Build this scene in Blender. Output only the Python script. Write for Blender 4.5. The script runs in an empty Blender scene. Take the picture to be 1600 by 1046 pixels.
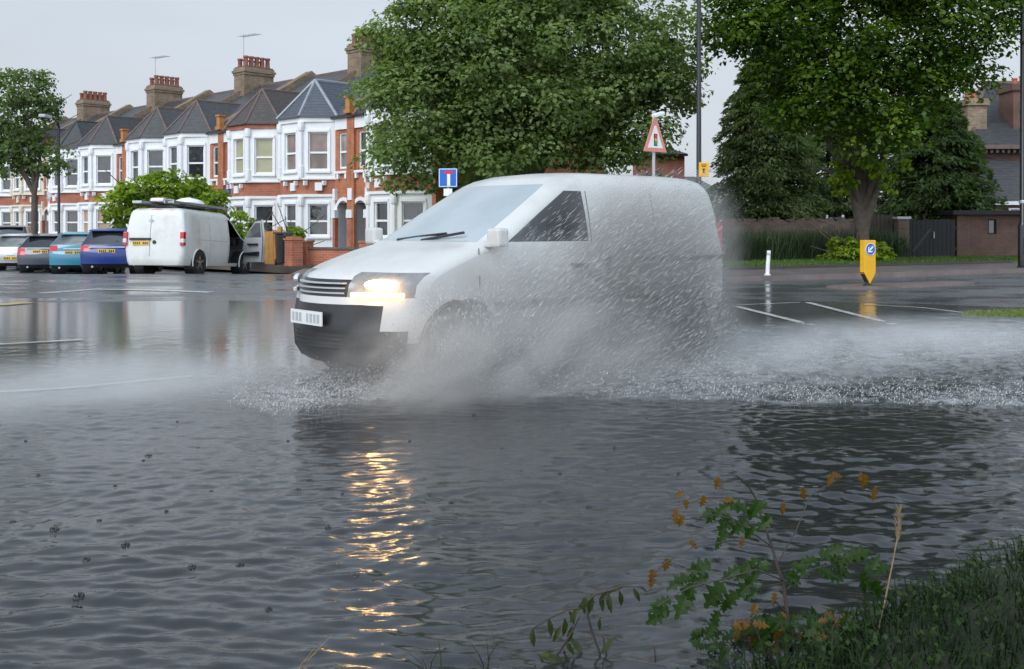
import bpy, bmesh, math, random
import numpy as np
from mathutils import Vector, Matrix, Euler
random.seed(7); RNG = np.random.default_rng(11)
SC = bpy.context.scene; COL = SC.collection
R = math.radians
CAM_H = 1.4; HZ = 353.0; F = 1600.0

def at(px, py, d):
    return Vector(((px-800)/F*d, d, CAM_H-(py-HZ)/F*d))
def gx(px, d): return (px-800)/F*d

# ------------------------------------------------------------------ objects
def tag(o, label=None, cat=None, group=None, kind=None):
    if label: o['label'] = label
    if cat: o['category'] = cat
    if group: o['group'] = group
    if kind: o['kind'] = kind
    return o
def empty(name, loc, rz=0, label=None, cat=None, group=None):
    o = bpy.data.objects.new(name, None); COL.objects.link(o)
    o.location = loc; o.rotation_euler = (0, 0, rz); o.empty_display_size = .2
    return tag(o, label, cat, group)

class MB:
    def __init__(s): s.v = []; s.f = []; s.m = []; s.mi = 0
    def add(s, vs, fs):
        n = len(s.v); s.v.extend(tuple(map(float, p)) for p in vs)
        for f in fs: s.f.append(tuple(i+n for i in f)); s.m.append(s.mi)
        return s
    def quad(s, a, b, c, d): return s.add([a, b, c, d], [(0, 1, 2, 3)])
    def poly(s, pts): return s.add(pts, [tuple(range(len(pts)))])
    def box(s, c, size, rz=0, M=None):
        x, y, z = [q/2 for q in size]
        P = [Vector((sx*x, sy*y, sz*z)) for sz in (-1, 1) for sy in (-1, 1) for sx in (-1, 1)]
        rot = M if M is not None else Matrix.Rotation(rz, 3, 'Z')
        P = [rot @ p + Vector(c) for p in P]
        return s.add(P, [(0, 2, 3, 1), (4, 5, 7, 6), (0, 1, 5, 4), (2, 6, 7, 3), (0, 4, 6, 2), (1, 3, 7, 5)])
    def box2(s, a, b):
        return s.box([(p+q)/2 for p, q in zip(a, b)], [abs(q-p) for p, q in zip(a, b)])
    def prism(s, pts, z0, z1):          # vertical prism over plan polygon
        n = len(pts)
        P = [(p[0], p[1], z0) for p in pts] + [(p[0], p[1], z1) for p in pts]
        return s.add(P, [tuple(range(n))[::-1], tuple(range(n, 2*n))] + [(i, (i+1) % n, n+(i+1) % n, n+i) for i in range(n)])
    def extrude(s, pts, d):             # any planar polygon along vector d
        n = len(pts); d = Vector(d)
        P = [Vector(p) for p in pts]; P += [p+d for p in P]
        return s.add(P, [tuple(range(n))[::-1], tuple(range(n, 2*n))] + [(i, (i+1) % n, n+(i+1) % n, n+i) for i in range(n)])
    def tube(s, pts, rad, n=8, cap=True):
        pts = [Vector(p) for p in pts]
        if not hasattr(rad, '__len__'): rad = [rad]*len(pts)
        vs = []; fs = []; up = None
        for i, p in enumerate(pts):
            t = (pts[min(i+1, len(pts)-1)]-pts[max(i-1, 0)]).normalized()
            if up is None: up = Vector((1, 0, 0)) if abs(t.x) < .8 else Vector((0, 1, 0))
            a = t.cross(up).normalized(); b = t.cross(a).normalized(); up = -b if False else up
            for k in range(n):
                an = 2*math.pi*k/n
                vs.append(p + (a*math.cos(an)+b*math.sin(an))*rad[i])
        for i in range(len(pts)-1):
            for k in range(n):
                k2 = (k+1) % n
                fs.append((i*n+k, i*n+k2, (i+1)*n+k2, (i+1)*n+k))
        if cap:
            fs.append(tuple(range(n))[::-1]); fs.append(tuple((len(pts)-1)*n+k for k in range(n)))
        return s.add(vs, fs)
    def cyl(s, a, b, r, n=16, r2=None): return s.tube([a, b], [r, r if r2 is None else r2], n)
    def lathe(s, prof, c=(0, 0, 0), n=14):   # prof: (r,z)
        vs = []; fs = []
        for r, z in prof:
            for k in range(n):
                a = 2*math.pi*k/n; vs.append((c[0]+r*math.cos(a), c[1]+r*math.sin(a), c[2]+z))
        for i in range(len(prof)-1):
            for k in range(n):
                k2 = (k+1) % n; fs.append((i*n+k, i*n+k2, (i+1)*n+k2, (i+1)*n+k))
        fs.append(tuple(range(n))[::-1]); fs.append(tuple((len(prof)-1)*n+k for k in range(n)))
        return s.add(vs, fs)
    def build(s, name, mats, parent=None, smooth=None, bevel=0):
        me = bpy.data.meshes.new(name); me.from_pydata(s.v, [], s.f)
        if not isinstance(mats, (list, tuple)): mats = [mats]
        for m in mats: me.materials.append(m)
        if len(mats) > 1: me.polygons.foreach_set('material_index', s.m)
        if bevel:
            bm = bmesh.new(); bm.from_mesh(me)
            bmesh.ops.remove_doubles(bm, verts=bm.verts, dist=1e-5)
            ed = [e for e in bm.edges if len(e.link_faces) == 2 and e.calc_face_angle(0) > .6]
            bmesh.ops.bevel(bm, geom=ed, offset=bevel, segments=2, profile=.6, affect='EDGES', clamp_overlap=True)
            bm.to_mesh(me); bm.free()
        if smooth is not None:
            me.polygons.foreach_set('use_smooth', [True]*len(me.polygons))
            if smooth < 179: me.set_sharp_from_angle(angle=R(smooth))
        me.update()
        o = bpy.data.objects.new(name, me); COL.objects.link(o); o.parent = parent
        return o

def np_mesh(name, V, FA, mats, parent=None, smooth=False, attrs=None):
    """V (N,3); FA (M,k) all faces with k corners"""
    V = np.asarray(V, np.float32); FA = np.asarray(FA, np.int32)
    me = bpy.data.meshes.new(name); k = FA.shape[1]
    me.vertices.add(len(V)); me.vertices.foreach_set('co', V.ravel())
    me.loops.add(FA.size); me.loops.foreach_set('vertex_index', FA.ravel())
    me.polygons.add(len(FA)); me.polygons.foreach_set('loop_start', np.arange(0, FA.size, k, dtype=np.int32))
    if smooth: me.polygons.foreach_set('use_smooth', np.ones(len(FA), bool))
    for m in (mats if isinstance(mats, (list, tuple)) else [mats]): me.materials.append(m)
    for an, arr in (attrs or {}).items():
        a = me.attributes.new(an, 'FLOAT', 'POINT'); a.data.foreach_set('value', np.asarray(arr, np.float32))
    me.update(calc_edges=True); me.validate()
    o = bpy.data.objects.new(name, me); COL.objects.link(o); o.parent = parent
    return o

# ------------------------------------------------------------------ numpy noise
_P = RNG.permutation(1024)
_G = RNG.uniform(0, 2*np.pi, 1024)
def perlin(x, y):
    x = np.asarray(x, float); y = np.asarray(y, float)
    xi = np.floor(x).astype(int); yi = np.floor(y).astype(int); xf = x-xi; yf = y-yi
    def g(ix, iy, dx, dy):
        a = _G[_P[(_P[ix & 1023]+iy) & 1023]]; return np.cos(a)*dx+np.sin(a)*dy
    u = xf*xf*xf*(xf*(xf*6-15)+10); v = yf*yf*yf*(yf*(yf*6-15)+10)
    a = g(xi, yi, xf, yf); b = g(xi+1, yi, xf-1, yf); c = g(xi, yi+1, xf, yf-1); d = g(xi+1, yi+1, xf-1, yf-1)
    return (a*(1-u)+b*u)*(1-v)+(c*(1-u)+d*u)*v
def fbm(x, y, o=4, g=.5):
    s = 0; a = 1
    for i in range(o): s = s+a*perlin(x*2**i+17.3*i, y*2**i-9.1*i); a *= g
    return s
def sstep(a, b, x):
    t = np.clip((x-a)/(b-a), 0, 1); return t*t*(3-2*t)

# ------------------------------------------------------------------ materials
class NT:
    def __init__(s, name):
        s.mat = bpy.data.materials.new(name); s.mat.use_nodes = True
        s.t = s.mat.node_tree; s.t.nodes.clear()
        s.out = s.t.nodes.new('ShaderNodeOutputMaterial')
    def n(s, typ, ins=None, **kw):
        nd = s.t.nodes.new(typ)
        for k, v in kw.items(): setattr(nd, k, v)
        for k, v in (ins or {}).items(): s.set(nd.inputs[k], v)
        return nd
    def set(s, sock, v):
        if isinstance(v, bpy.types.NodeSocket): s.t.links.new(v, sock)
        elif isinstance(v, bpy.types.Node): s.t.links.new(v.outputs[0], sock)
        else:
            if hasattr(sock.default_value, '__len__') and not hasattr(v, '__len__'): v = (v, v, v)
            if hasattr(v, '__len__') and len(v) == 3 and sock.type == 'RGBA': v = (*v, 1)
            sock.default_value = v
    def math(s, op, a, b=0.0, c=None):
        nd = s.t.nodes.new('ShaderNodeMath'); nd.operation = op
        s.set(nd.inputs[0], a); s.set(nd.inputs[1], b)
        if c is not None: s.set(nd.inputs[2], c)
        return nd.outputs[0]
    def noise(s, vec, scale, detail=3, rough=.55, dist=0):
        return s.n('ShaderNodeTexNoise', {'Vector': vec, 'Scale': scale, 'Detail': detail, 'Roughness': rough, 'Distortion': dist}).outputs[0]
    def ramp(s, fac, stops):
        nd = s.t.nodes.new('ShaderNodeValToRGB'); s.set(nd.inputs[0], fac)
        e = nd.color_ramp.elements
        while len(e) < len(stops): e.new(.5)
        for i, (p, c) in enumerate(stops):
            e[i].position = p; e[i].color = (*c, 1) if hasattr(c, '__len__') else (c, c, c, 1)
        return nd.outputs[0]
    def mix(s, f, a, b, typ='RGBA', blend='MIX'):
        nd = s.t.nodes.new('ShaderNodeMix'); nd.data_type = typ; nd.blend_type = blend
        idx = {'RGBA': (0, 6, 7, 2), 'FLOAT': (0, 2, 3, 0)}[typ]
        s.set(nd.inputs[idx[0]], f); s.set(nd.inputs[idx[1]], a); s.set(nd.inputs[idx[2]], b)
        return nd.outputs[idx[3]]
    def bsdf(s, **ins):
        nd = s.t.nodes.new('ShaderNodeBsdfPrincipled')
        for k, v in ins.items(): s.set(nd.inputs[k.replace('_', ' ')], v)
        s.t.links.new(nd.outputs[0], s.out.inputs[0]); return nd
    def obj(s): return s.n('ShaderNodeTexCoord').outputs['Object']
    def pos(s): return s.n('ShaderNodeNewGeometry').outputs['Position']
    def bump(s, h, strength=.3, dist=.02):
        return s.n('ShaderNodeBump', {'Height': h, 'Strength': strength, 'Distance': dist}).outputs[0]

def pm(name, col, rough=.5, var=.12, scale=3.0, metal=0.0, bump=0.0, spec=.5, coat=0.0, dirt=None, dirt_amt=.0, bscale=None):
    t = NT(name); p = t.obj()
    n1 = t.noise(p, scale, 4, .6)
    lo = [c*(1-var) for c in col]; hi = [min(1, c*(1+var)) for c in col]
    c = t.ramp(n1, [(.3, lo), (.7, hi)])
    if dirt:
        d = t.ramp(t.noise(p, scale*.6, 6, .7), [(.48, 0), (.75, 1)])
        c = t.mix(t.math('MULTIPLY', d, dirt_amt), c, dirt)
    kw = dict(Base_Color=c, Roughness=t.math('ADD', t.math('MULTIPLY', n1, .2), rough-.1) if rough > .12 else rough, Metallic=metal, Specular_IOR_Level=spec, Coat_Weight=coat, Coat_Roughness=.05)
    if bump: kw['Normal'] = t.bump(t.noise(p, bscale or scale*8, 4, .6), bump, .02)
    t.bsdf(**kw); return t.mat

def brick(name, a, b, mortar, scale=1.0, rough=.75, bump=.4):
    t = NT(name); p = t.obj()
    sp = t.n('ShaderNodeSeparateXYZ', {0: p})
    v = t.n('ShaderNodeCombineXYZ', {0: t.math('ADD', sp.outputs[0], sp.outputs[1]), 1: sp.outputs[2], 2: 0.0}).outputs[0]
    br = t.n('ShaderNodeTexBrick', {'Vector': v, 'Color1': a, 'Color2': b, 'Mortar': mortar, 'Scale': scale, 'Mortar Size': .009,
             'Mortar Smooth': .2, 'Bias': 0.0, 'Brick Width': .225, 'Row Height': .075})
    big = t.ramp(t.noise(p, 1.3, 5, .65), [(.3, .62), (.75, 1.2)])
    c = t.mix(1.0, br.outputs[0], big, blend='MULTIPLY')
    t.bsdf(Base_Color=c, Roughness=rough, Normal=t.bump(t.math('SUBTRACT', 1.0, br.outputs[1]), bump, .01)); return t.mat

def leafmat(name, stops, trans=.35, rough=.45, spec=.4, ns=.55, namp=1.0):
    t = NT(name); rnd = t.n('ShaderNodeNewGeometry').outputs['Random Per Island']
    big = t.noise(t.obj(), ns, 2, .5)
    f = t.math('ADD', t.math('MULTIPLY_ADD', rnd, .42, .11), t.math('MULTIPLY', t.math('SUBTRACT', big, .3+.2*(1-1/namp)), namp))
    c = t.ramp(f, stops)
    b = t.bsdf(Base_Color=c, Roughness=rough, Specular_IOR_Level=spec)
    tr = t.n('ShaderNodeBsdfTranslucent', {'Color': t.mix(1.0, c, (1.3, 1.5, .5), blend='MULTIPLY')})
    mx = t.n('ShaderNodeMixShader', {0: trans, 1: b.outputs[0], 2: tr.outputs[0]})
    t.t.links.new(mx.outputs[0], t.out.inputs[0]); return t.mat

def emis(name, col, st):
    t = NT(name); e = t.n('ShaderNodeEmission', {'Color': col, 'Strength': st}); t.t.links.new(e.outputs[0], t.out.inputs[0]); return t.mat

def glassmat(name, col=(.03, .035, .04), rough=.04, spec=.8, var=.5, ior=1.5):
    t = NT(name); n1 = t.noise(t.obj(), 1.1, 2)
    c = t.ramp(n1, [(.35, [q*(1-var) for q in col]), (.65, [min(1, q*(1+var)) for q in col])])
    t.bsdf(Base_Color=c, Roughness=rough, Specular_IOR_Level=spec, IOR=ior); return t.mat

M = {}
M['brick_red'] = brick('brick_red', (.46, .135, .065), (.37, .10, .05), (.38, .24, .17))
M['brick_orange'] = brick('brick_orange', (.54, .18, .07), (.46, .14, .06), (.40, .24, .16))
M['brick_stock'] = brick('brick_stock', (.30, .20, .12), (.17, .12, .08), (.26, .22, .17))
M['brick_brown'] = brick('brick_brown', (.165, .075, .05), (.12, .058, .042), (.13, .10, .08))
M['brick_old'] = brick('brick_old', (.20, .115, .085), (.11, .078, .065), (.17, .145, .125), rough=.9, bump=.8)
M['white'] = pm('white_paint', (.80, .81, .82), .5, .05, .9, dirt=(.45, .43, .38), dirt_amt=.25)
M['cream'] = pm('cream_paint', (.70, .64, .52), .55, .06, .9, dirt=(.4, .36, .3), dirt_amt=.3)
M['sash'] = pm('white_sash_paint', (.82, .83, .84), .35, .04, 3)
def slate(name, col, col2, sc=1.0):
    t = NT(name); p = t.obj(); sp = t.n('ShaderNodeSeparateXYZ', {0: p})
    z = sp.outputs[2]
    fr = t.math('FRACT', t.math('MULTIPLY', z, 7.5*sc))
    n1 = t.noise(t.n('ShaderNodeMapping', {'Vector': p, 'Scale': (4, 4, 7)}).outputs[0], 1.0, 3)
    c = t.ramp(n1, [(.3, col), (.7, col2)])
    c = t.mix(t.math('MULTIPLY', t.math('LESS_THAN', fr, .22), .55), c, (.012, .012, .014))
    t.bsdf(Base_Color=c, Roughness=.42, Specular_IOR_Level=.5, Normal=t.bump(fr, .5, .03)); return t.mat
M['slate_blue'] = slate('slate_blue', (.055, .065, .085), (.085, .095, .12))
M['tile_brown'] = slate('tile_brown', (.045, .036, .034), (.08, .062, .055))
M['tile_grey'] = slate('tile_grey', (.04, .04, .044), (.075, .072, .072))
M['tile_black'] = slate('tile_black', (.03, .03, .033), (.055, .053, .055))
M['lead'] = pm('lead_flashing', (.26, .28, .30), .4, .15, 2)
M['ridge_brown'] = pm('ridge_tile', (.13, .085, .07), .6, .3, 4)
M['terracotta'] = pm('terracotta', (.36, .11, .055), .7, .3, 4)
M['soot'] = pm('sooted_stone', (.10, .085, .07), .8, .35, 4)
M['black'] = pm('black_plastic', (.018, .018, .02), .35, .25, 6)
M['blackpaint'] = pm('black_gloss_paint', (.012, .012, .014), .22, .2, 4)
M['rubber'] = pm('tyre_rubber', (.02, .02, .021), .7, .2, 9)
M['rim'] = pm('alloy', (.45, .46, .48), .28, .1, 5, metal=.9)
M['steel'] = pm('galvanised_steel', (.42, .44, .45), .4, .15, 6, metal=.7)
M['greypaint'] = pm('grey_paint', (.42, .43, .44), .45, .08, 4)
M['glass'] = glassmat('window_glass', (.035, .04, .045), ior=1.6)
M['glass_car'] = glassmat('car_glass', (.02, .024, .028), ior=1.6)
M['glass_light'] = glassmat('pale_curtain_glass', (.20, .21, .21))
M['glass_olive'] = glassmat('olive_blind_glass', (.34, .33, .19), var=.12)
M['glass_brown'] = glassmat('brown_curtain_glass', (.20, .14, .12), var=.4)
M['glass_tan'] = glassmat('tan_blind_glass', (.36, .25, .13), var=.15)
M['bark'] = pm('bark', (.095, .075, .058), .85, .35, 5, bump=.7, bscale=14)
M['bark_dark'] = pm('dark_bark', (.05, .04, .033), .85, .35, 5, bump=.7, bscale=14)
M['wood_orange'] = pm('orange_stained_timber', (.42, .20, .05), .55, .2, 5)
M['wood_dark'] = pm('dark_timber', (.045, .033, .026), .7, .35, 6)
M['wood_black'] = pm('black_timber', (.012, .012, .013), .7, .4, 6)
M['yellow'] = pm('yellow_plastic', (.80, .42, .008), .4, .08, 3, dirt=(.22, .14, .05), dirt_amt=.35)
M['plate_y'] = pm('yellow_plate', (.78, .46, .02), .3, .05, 3)
M['plate_w'] = pm('white_plate', (.72, .73, .72), .3, .05, 3)
M['signwhite'] = pm('sign_white', (.82, .83, .83), .3, .03, 3)
M['signblue'] = pm('sign_blue', (.01, .12, .52), .3, .05, 3)
M['signred'] = pm('sign_red', (.62, .02, .025), .3, .05, 3)
M['signpink'] = pm('faded_sign_red', (.72, .26, .20), .35, .08, 6)
M['signamber'] = pm('sign_amber', (.75, .33, .01), .35, .05, 6)
M['signgreen'] = pm('sign_green', (.02, .30, .14), .35, .05, 6)
M['redlens'] = pm('red_lens', (.50, .012, .015), .15, .1, 6, coat=.5)
M['clearlens'] = pm('clear_lens', (.6, .6, .6), .15, .1, 6, coat=.5)
M['chrome'] = pm('chrome', (.7, .71, .72), .12, .05, 5, metal=1.0)
M['leaf_maple'] = leafmat('maple_leaf', [(.0, (.060, .094, .036)), (.35, (.130, .185, .066)), (.65, (.205, .275, .105)), (1.0, (.31, .38, .17))], trans=.48, spec=.2, rough=.6, ns=.9, namp=1.6)
M['leaf_lime'] = leafmat('lime_leaf', [(.0, (.014, .036, .006)), (.4, (.040, .085, .009)), (.7, (.090, .155, .014)), (1.0, (.20, .29, .03))], trans=.42, spec=.25, ns=.9, namp=1.5)
M['leaf_birch'] = leafmat('street_tree_leaf', [(.0, (.050, .082, .032)), (.4, (.105, .155, .058)), (.7, (.165, .230, .088)), (1.0, (.24, .31, .13))], trans=.48, spec=.2)
M['leaf_bright'] = leafmat('bright_leaf', [(.0, (.065, .110, .012)), (.4, (.16, .24, .022)), (.7, (.28, .38, .035)), (1.0, (.42, .48, .07))], trans=.45, spec=.2)
M['needle'] = leafmat('conifer_needle', [(.0, (.052, .078, .036)), (.4, (.096, .138, .058)), (.75, (.155, .205, .085)), (1.0, (.22, .27, .12))], trans=.38, spec=.1)
M['needle2'] = leafmat('cedar_needle', [(.0, (.030, .050, .020)), (.4, (.062, .098, .036)), (.75, (.105, .155, .055)), (1.0, (.15, .20, .08))], trans=.35, spec=.1)
M['grassy'] = leafmat('grass_blade', [(.0, (.03, .07, .012)), (.5, (.07, .13, .02)), (1.0, (.16, .22, .05))], trans=.3)
M['grass_wild'] = leafmat('tall_grass_blade', [(.0, (.02, .042, .018)), (.5, (.04, .07, .03)), (1.0, (.085, .12, .06))], trans=.3)
M['grass_shaded'] = leafmat('bank_grass_blade', [(.0, (.006, .014, .005)), (.5, (.014, .030, .008)), (.85, (.030, .050, .014)), (1.0, (.11, .10, .03))], trans=.2, spec=.15, rough=.5)  # tree shade over the bank is put into these dark blade colours
M['moss'] = leafmat('mossy_blade', [(.0, (.10, .14, .03)), (.5, (.18, .23, .05)), (1.0, (.28, .32, .10))], trans=.3, spec=.2)
# ------------------------------------------------------------------ camera, light, sky
cam = bpy.data.cameras.new('camera'); cam.sensor_width = 36; cam.lens = 36
cam.shift_y = -(523-HZ)/1600; cam.clip_start = .05; cam.clip_end = 3000
co = bpy.data.objects.new('camera', cam); COL.objects.link(co)
co.location = (0, 0, CAM_H); co.rotation_euler = (R(90), 0, 0); SC.camera = co

SUN_DIR = Vector((-.50, -.62, .72)).normalized()     # towards the light, behind the camera to the left
w = bpy.data.worlds.new('World'); SC.world = w; w.use_nodes = True
nt = w.node_tree; nt.nodes.clear()
W = NT.__new__(NT); W.t = nt; W.out = nt.nodes.new('ShaderNodeOutputWorld')
sky = W.n('ShaderNodeTexSky', sky_type='NISHITA', sun_disc=False, sun_elevation=math.asin(SUN_DIR.z), sun_rotation=math.atan2(SUN_DIR.x, SUN_DIR.y), air_density=1.0, dust_density=4.0, ozone_density=1.0)
hs = W.n('ShaderNodeHueSaturation', {'Saturation': .10, 'Value': 1.0, 'Color': sky.outputs[0]})
gc = W.n('ShaderNodeTexCoord').outputs['Generated']
sep = W.n('ShaderNodeSeparateXYZ', {0: gc})
zc_ = W.math('MAXIMUM', sep.outputs[2], 0.0)
cl = W.noise(W.n('ShaderNodeMapping', {'Vector': gc, 'Scale': (1, 1, 3.5)}).outputs[0], 1.6, 5, .55)
# cloud deck: even pale grey, brighter behind the camera where it is thin
zc_ = W.math('MAXIMUM', sep.outputs[2], 0.0)
bk = W.n('ShaderNodeMapRange', {'Value': sep.outputs[1], 1: .35, 2: -.6, 3: 0.0, 4: 1.0}, interpolation_type='SMOOTHSTEP').outputs[0]
hi_ = W.n('ShaderNodeMapRange', {'Value': zc_, 1: .13, 2: .65, 3: 0.0, 4: 1.0}, interpolation_type='SMOOTHSTEP').outputs[0]
front = W.math('SUBTRACT', 1.0, W.math('MULTIPLY', W.math('MULTIPLY', hi_, .26), W.math('SUBTRACT', 1.0, bk)))
lum = W.math('MULTIPLY', W.math('MULTIPLY', W.math('MULTIPLY_ADD', cl, .42, .79), 7.6), W.math('MULTIPLY', W.math('MULTIPLY_ADD', bk, 1.5, 1.0), front))
tint = W.mix(W.math('POWER', zc_, .55), (.955, 1.0, 1.045), (.77, .96, 1.19))
deck = W.mix(1.0, tint, W.n('ShaderNodeCombineXYZ', {0: lum, 1: lum, 2: lum}).outputs[0], blend='MULTIPLY')
skyc = W.mix(.86, hs.outputs[0], deck)
bg = W.n('ShaderNodeBackground', {'Color': skyc, 'Strength': .10})
nt.links.new(bg.outputs[0], W.out.inputs[0])

sl = bpy.data.lights.new('sun', 'SUN'); sl.energy = 1.5; sl.angle = R(35); sl.color = (1, .965, .92)
so = bpy.data.objects.new('sun', sl); COL.objects.link(so)
so.rotation_euler = (-SUN_DIR).to_track_quat('-Z', 'Y').to_euler(); so.location = SUN_DIR*60
SC.view_settings.view_transform = 'Standard'; SC.view_settings.look = 'None'
SC.view_settings.exposure = 0.0; SC.view_settings.gamma = 1
SC.render.engine = 'CYCLES'
cy = SC.cycles
cy.use_denoising = True
cy.max_bounces = 6; cy.diffuse_bounces = 3; cy.glossy_bounces = 4; cy.transmission_bounces = 4; cy.transparent_max_bounces = 12
cy.volume_bounces = 2; cy.volume_step_rate = 1.5; cy.volume_max_steps = 96
cy.sample_clamp_indirect = 6; cy.caustics_reflective = False; cy.caustics_refractive = False

# ------------------------------------------------------------------ ground
U = Vector((-.714, .70, 0)).normalized(); N = Vector((.70, .714, 0)).normalized()    # along / into the terrace
def road_z(x, y):
    x = np.asarray(x, float); y = np.asarray(y, float)
    n = fbm(x*.16, y*.28, 3)*.03+fbm(x*.9, y*1.3, 2)*.004
    e = sstep(12.5, 25, y+.12*np.abs(x+3))
    dip = .38*sstep(27, 38, y)*sstep(-4, -7, x)          # the side street falls away towards the terrace
    return -.075+.125*e+n*np.clip(e*4, 0, 1)-dip
def grid(xs, ys, zf):
    X, Y = np.meshgrid(xs, ys); Z = zf(X, Y)
    V = np.stack([X.ravel(), Y.ravel(), np.asarray(Z).ravel()], 1)
    nx, ny = len(xs), len(ys); i = np.arange(nx*ny).reshape(ny, nx)
    FA = np.stack([i[:-1, :-1].ravel(), i[:-1, 1:].ravel(), i[1:, 1:].ravel(), i[1:, :-1].ravel()], 1)
    return V, FA

t = NT('wet_asphalt'); p = t.pos()
n1 = t.noise(p, .35, 4, .6); n2 = t.noise(p, 60, 3, .7); n3 = t.noise(t.n('ShaderNodeMapping', {'Vector': p, 'Scale': (.5, 1, 1)}).outputs[0], .9, 4, .6)
c = t.ramp(n1, [(.3, (.062, .063, .067)), (.7, (.095, .097, .103))])
c = t.mix(t.math('MULTIPLY', n2, .35), c, (.13, .13, .135))
wet = t.ramp(n3, [(.40, 0), (.60, 1)])
rg = t.math('MULTIPLY_ADD', wet, -.26, .40)
t.bsdf(Base_Color=c, Roughness=rg, Specular_IOR_Level=.75, Normal=t.bump(n2, t.math('MULTIPLY_ADD', wet, -.22, .28), .012))
M['asphalt'] = t.mat
xs = np.concatenate([-np.geomspace(400, 22, 18), np.linspace(-21.5, 24, 150), np.geomspace(25, 400, 18)])
ys = np.concatenate([np.linspace(-60, 0, 8), np.linspace(.5, 34, 170), np.geomspace(35, 600, 22)])
V, FA = grid(xs, ys, road_z)
tag(np_mesh('road', V, FA, M['asphalt'], smooth=True), kind='structure')

# ------------------------------------------------------------------ flood water
VAN_A = R(40); VAN_DX = Vector((math.cos(VAN_A), math.sin(VAN_A), 0)); VAN_NY = Vector((math.sin(VAN_A), -math.cos(VAN_A), 0))
VAN_CORNER = Vector((gx(564, 8.22), 8.22, 0))     # near front corner on the ground
def van_local(x, y):
    dx = x-VAN_CORNER.x; dy = y-VAN_CORNER.y
    return dx*VAN_DX.x+dy*VAN_DX.y, dx*VAN_NY.x+dy*VAN_NY.y      # a: rearwards, s: towards camera
def wake_mask(x, y):
    a, s = van_local(x, y)
    edge = .25+1.1*np.clip(a-.6, 0, 9)+.22*perlin(x*1.3, y*1.3)
    m = sstep(-1.2, .3, a)*(1-sstep(edge-.3, edge+.3, s))*sstep(-2.3+.12*np.clip(a-6, 0, 9), -1.4+.12*np.clip(a-6, 0, 9), s)*sstep(15, 9, a)
    return np.clip(m, 0, 1)
def foam_mask(x, y):
    a, s = van_local(x, y); m = wake_mask(x, y); edge = .25+1.1*np.clip(a-.6, 0, 9)
    return np.clip(m*(.42+.95*np.exp(-((s+.35-.22*a)/(.75+.05*a))**2)+.40*np.exp(-((s-edge+.25)/.35)**2)), 0, 1)
def water_z(x, y):
    x = np.asarray(x, float); y = np.asarray(y, float)
    wx = x+.25*perlin(x*.7, y*.7); wy = y+.22*perlin(x*.5+9, y*.8)
    a, s = van_local(x, y)
    calm = (1-.86*sstep(7.0, 11.0, y)*sstep(2.5, -1.0, x-.12*y))*(.72+.28*sstep(-.5, 2.0, x))
    far = 1-.75*sstep(11, 17, y)
    h = .014*perlin(wx*.8, wy*2.2)+.011*perlin(wx*1.7+4, wy*4.2)+.016*perlin(wx*4.8, wy*9.2+3)+.0140*perlin(wx*9, wy*17)+.0052*perlin(wx*17, wy*30)
    h = h+.008*(1-2*np.abs(perlin(wx*2.6+7, wy*6.5)))*sstep(-.25, .3, perlin(x*.5+2, y*.6))+.0035*(1-2*np.abs(perlin(wx*6, wy*13)))
    r = np.hypot(x-1.2, y-9.0)                    # bow waves spreading from the vehicle towards the camera
    ph = r*9.0+2.2*perlin(x*.6, y*.6)+.8*perlin(x*2, y*2)
    h = h*(.75+.5*perlin(x*.35+3, y*.35)) + .013*np.sin(ph)*np.exp(-((r-4.2)/2.0)**2)*(.55+.9*perlin(x*.8, y*.8))*sstep(-2, .6, x)
    wm = wake_mask(x, y)
    qx = x+.3*perlin(x*1.1, y*1.1); qy = y+.3*perlin(x*1.3+5, y*1.2)
    chop = .040*perlin(qx*1.6, qy*3.0)+.030*perlin(qx*4.2, qy*6.5)+.022*perlin(qx*9, qy*14)+.016*perlin(qx*22, qy*30)
    a2 = sstep(9, 3.0, a)*.5+.45
    chop = chop*a2
    return h*calm*far*(1-wm*.5)+wm*(.012+chop)*.9
nx, ny = 980, 820
xs = np.concatenate([np.linspace(-22, -6.2, 90), np.linspace(-6.1, 9, nx-220), np.linspace(9.1, 24, 130)]); ys = np.geomspace(1.2, 28, ny)
V, FA = grid(xs, ys, water_z)
foam = foam_mask(V[:, 0], V[:, 1])
t = NT('flood_water'); p = t.pos()
fo = t.n('ShaderNodeAttribute', attribute_name='foam').outputs['Fac']
fn = t.noise(t.n('ShaderNodeMapping', {'Vector': p, 'Scale': (1, 2.2, 1)}).outputs[0], 2.6, 10, .80, .4)
ff = t.math('MULTIPLY', fo, t.ramp(fn, [(.44, .05), (.66, .75)]))
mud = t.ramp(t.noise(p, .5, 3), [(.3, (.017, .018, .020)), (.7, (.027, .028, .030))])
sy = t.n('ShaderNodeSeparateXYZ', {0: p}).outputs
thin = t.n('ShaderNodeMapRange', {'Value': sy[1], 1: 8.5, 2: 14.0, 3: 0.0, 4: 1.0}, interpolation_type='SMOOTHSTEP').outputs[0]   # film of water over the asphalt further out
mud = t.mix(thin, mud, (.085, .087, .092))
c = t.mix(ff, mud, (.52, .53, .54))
m1 = t.n('ShaderNodeMapping', {'Vector': p, 'Scale': (1, 2.6, 1)}).outputs[0]
b1 = t.noise(m1, 9, 4, .6); b2 = t.noise(m1, 30, 3, .6)
hb = t.math('ADD', t.math('MULTIPLY', b1, .0012), t.math('MULTIPLY', b2, .0005))
sy = t.n('ShaderNodeSeparateXYZ', {0: p}).outputs
calmx = t.n('ShaderNodeMapRange', {'Value': sy[1], 1: 6.5, 2: 12.0, 3: 1.0, 4: .25}).outputs[0]
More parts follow.
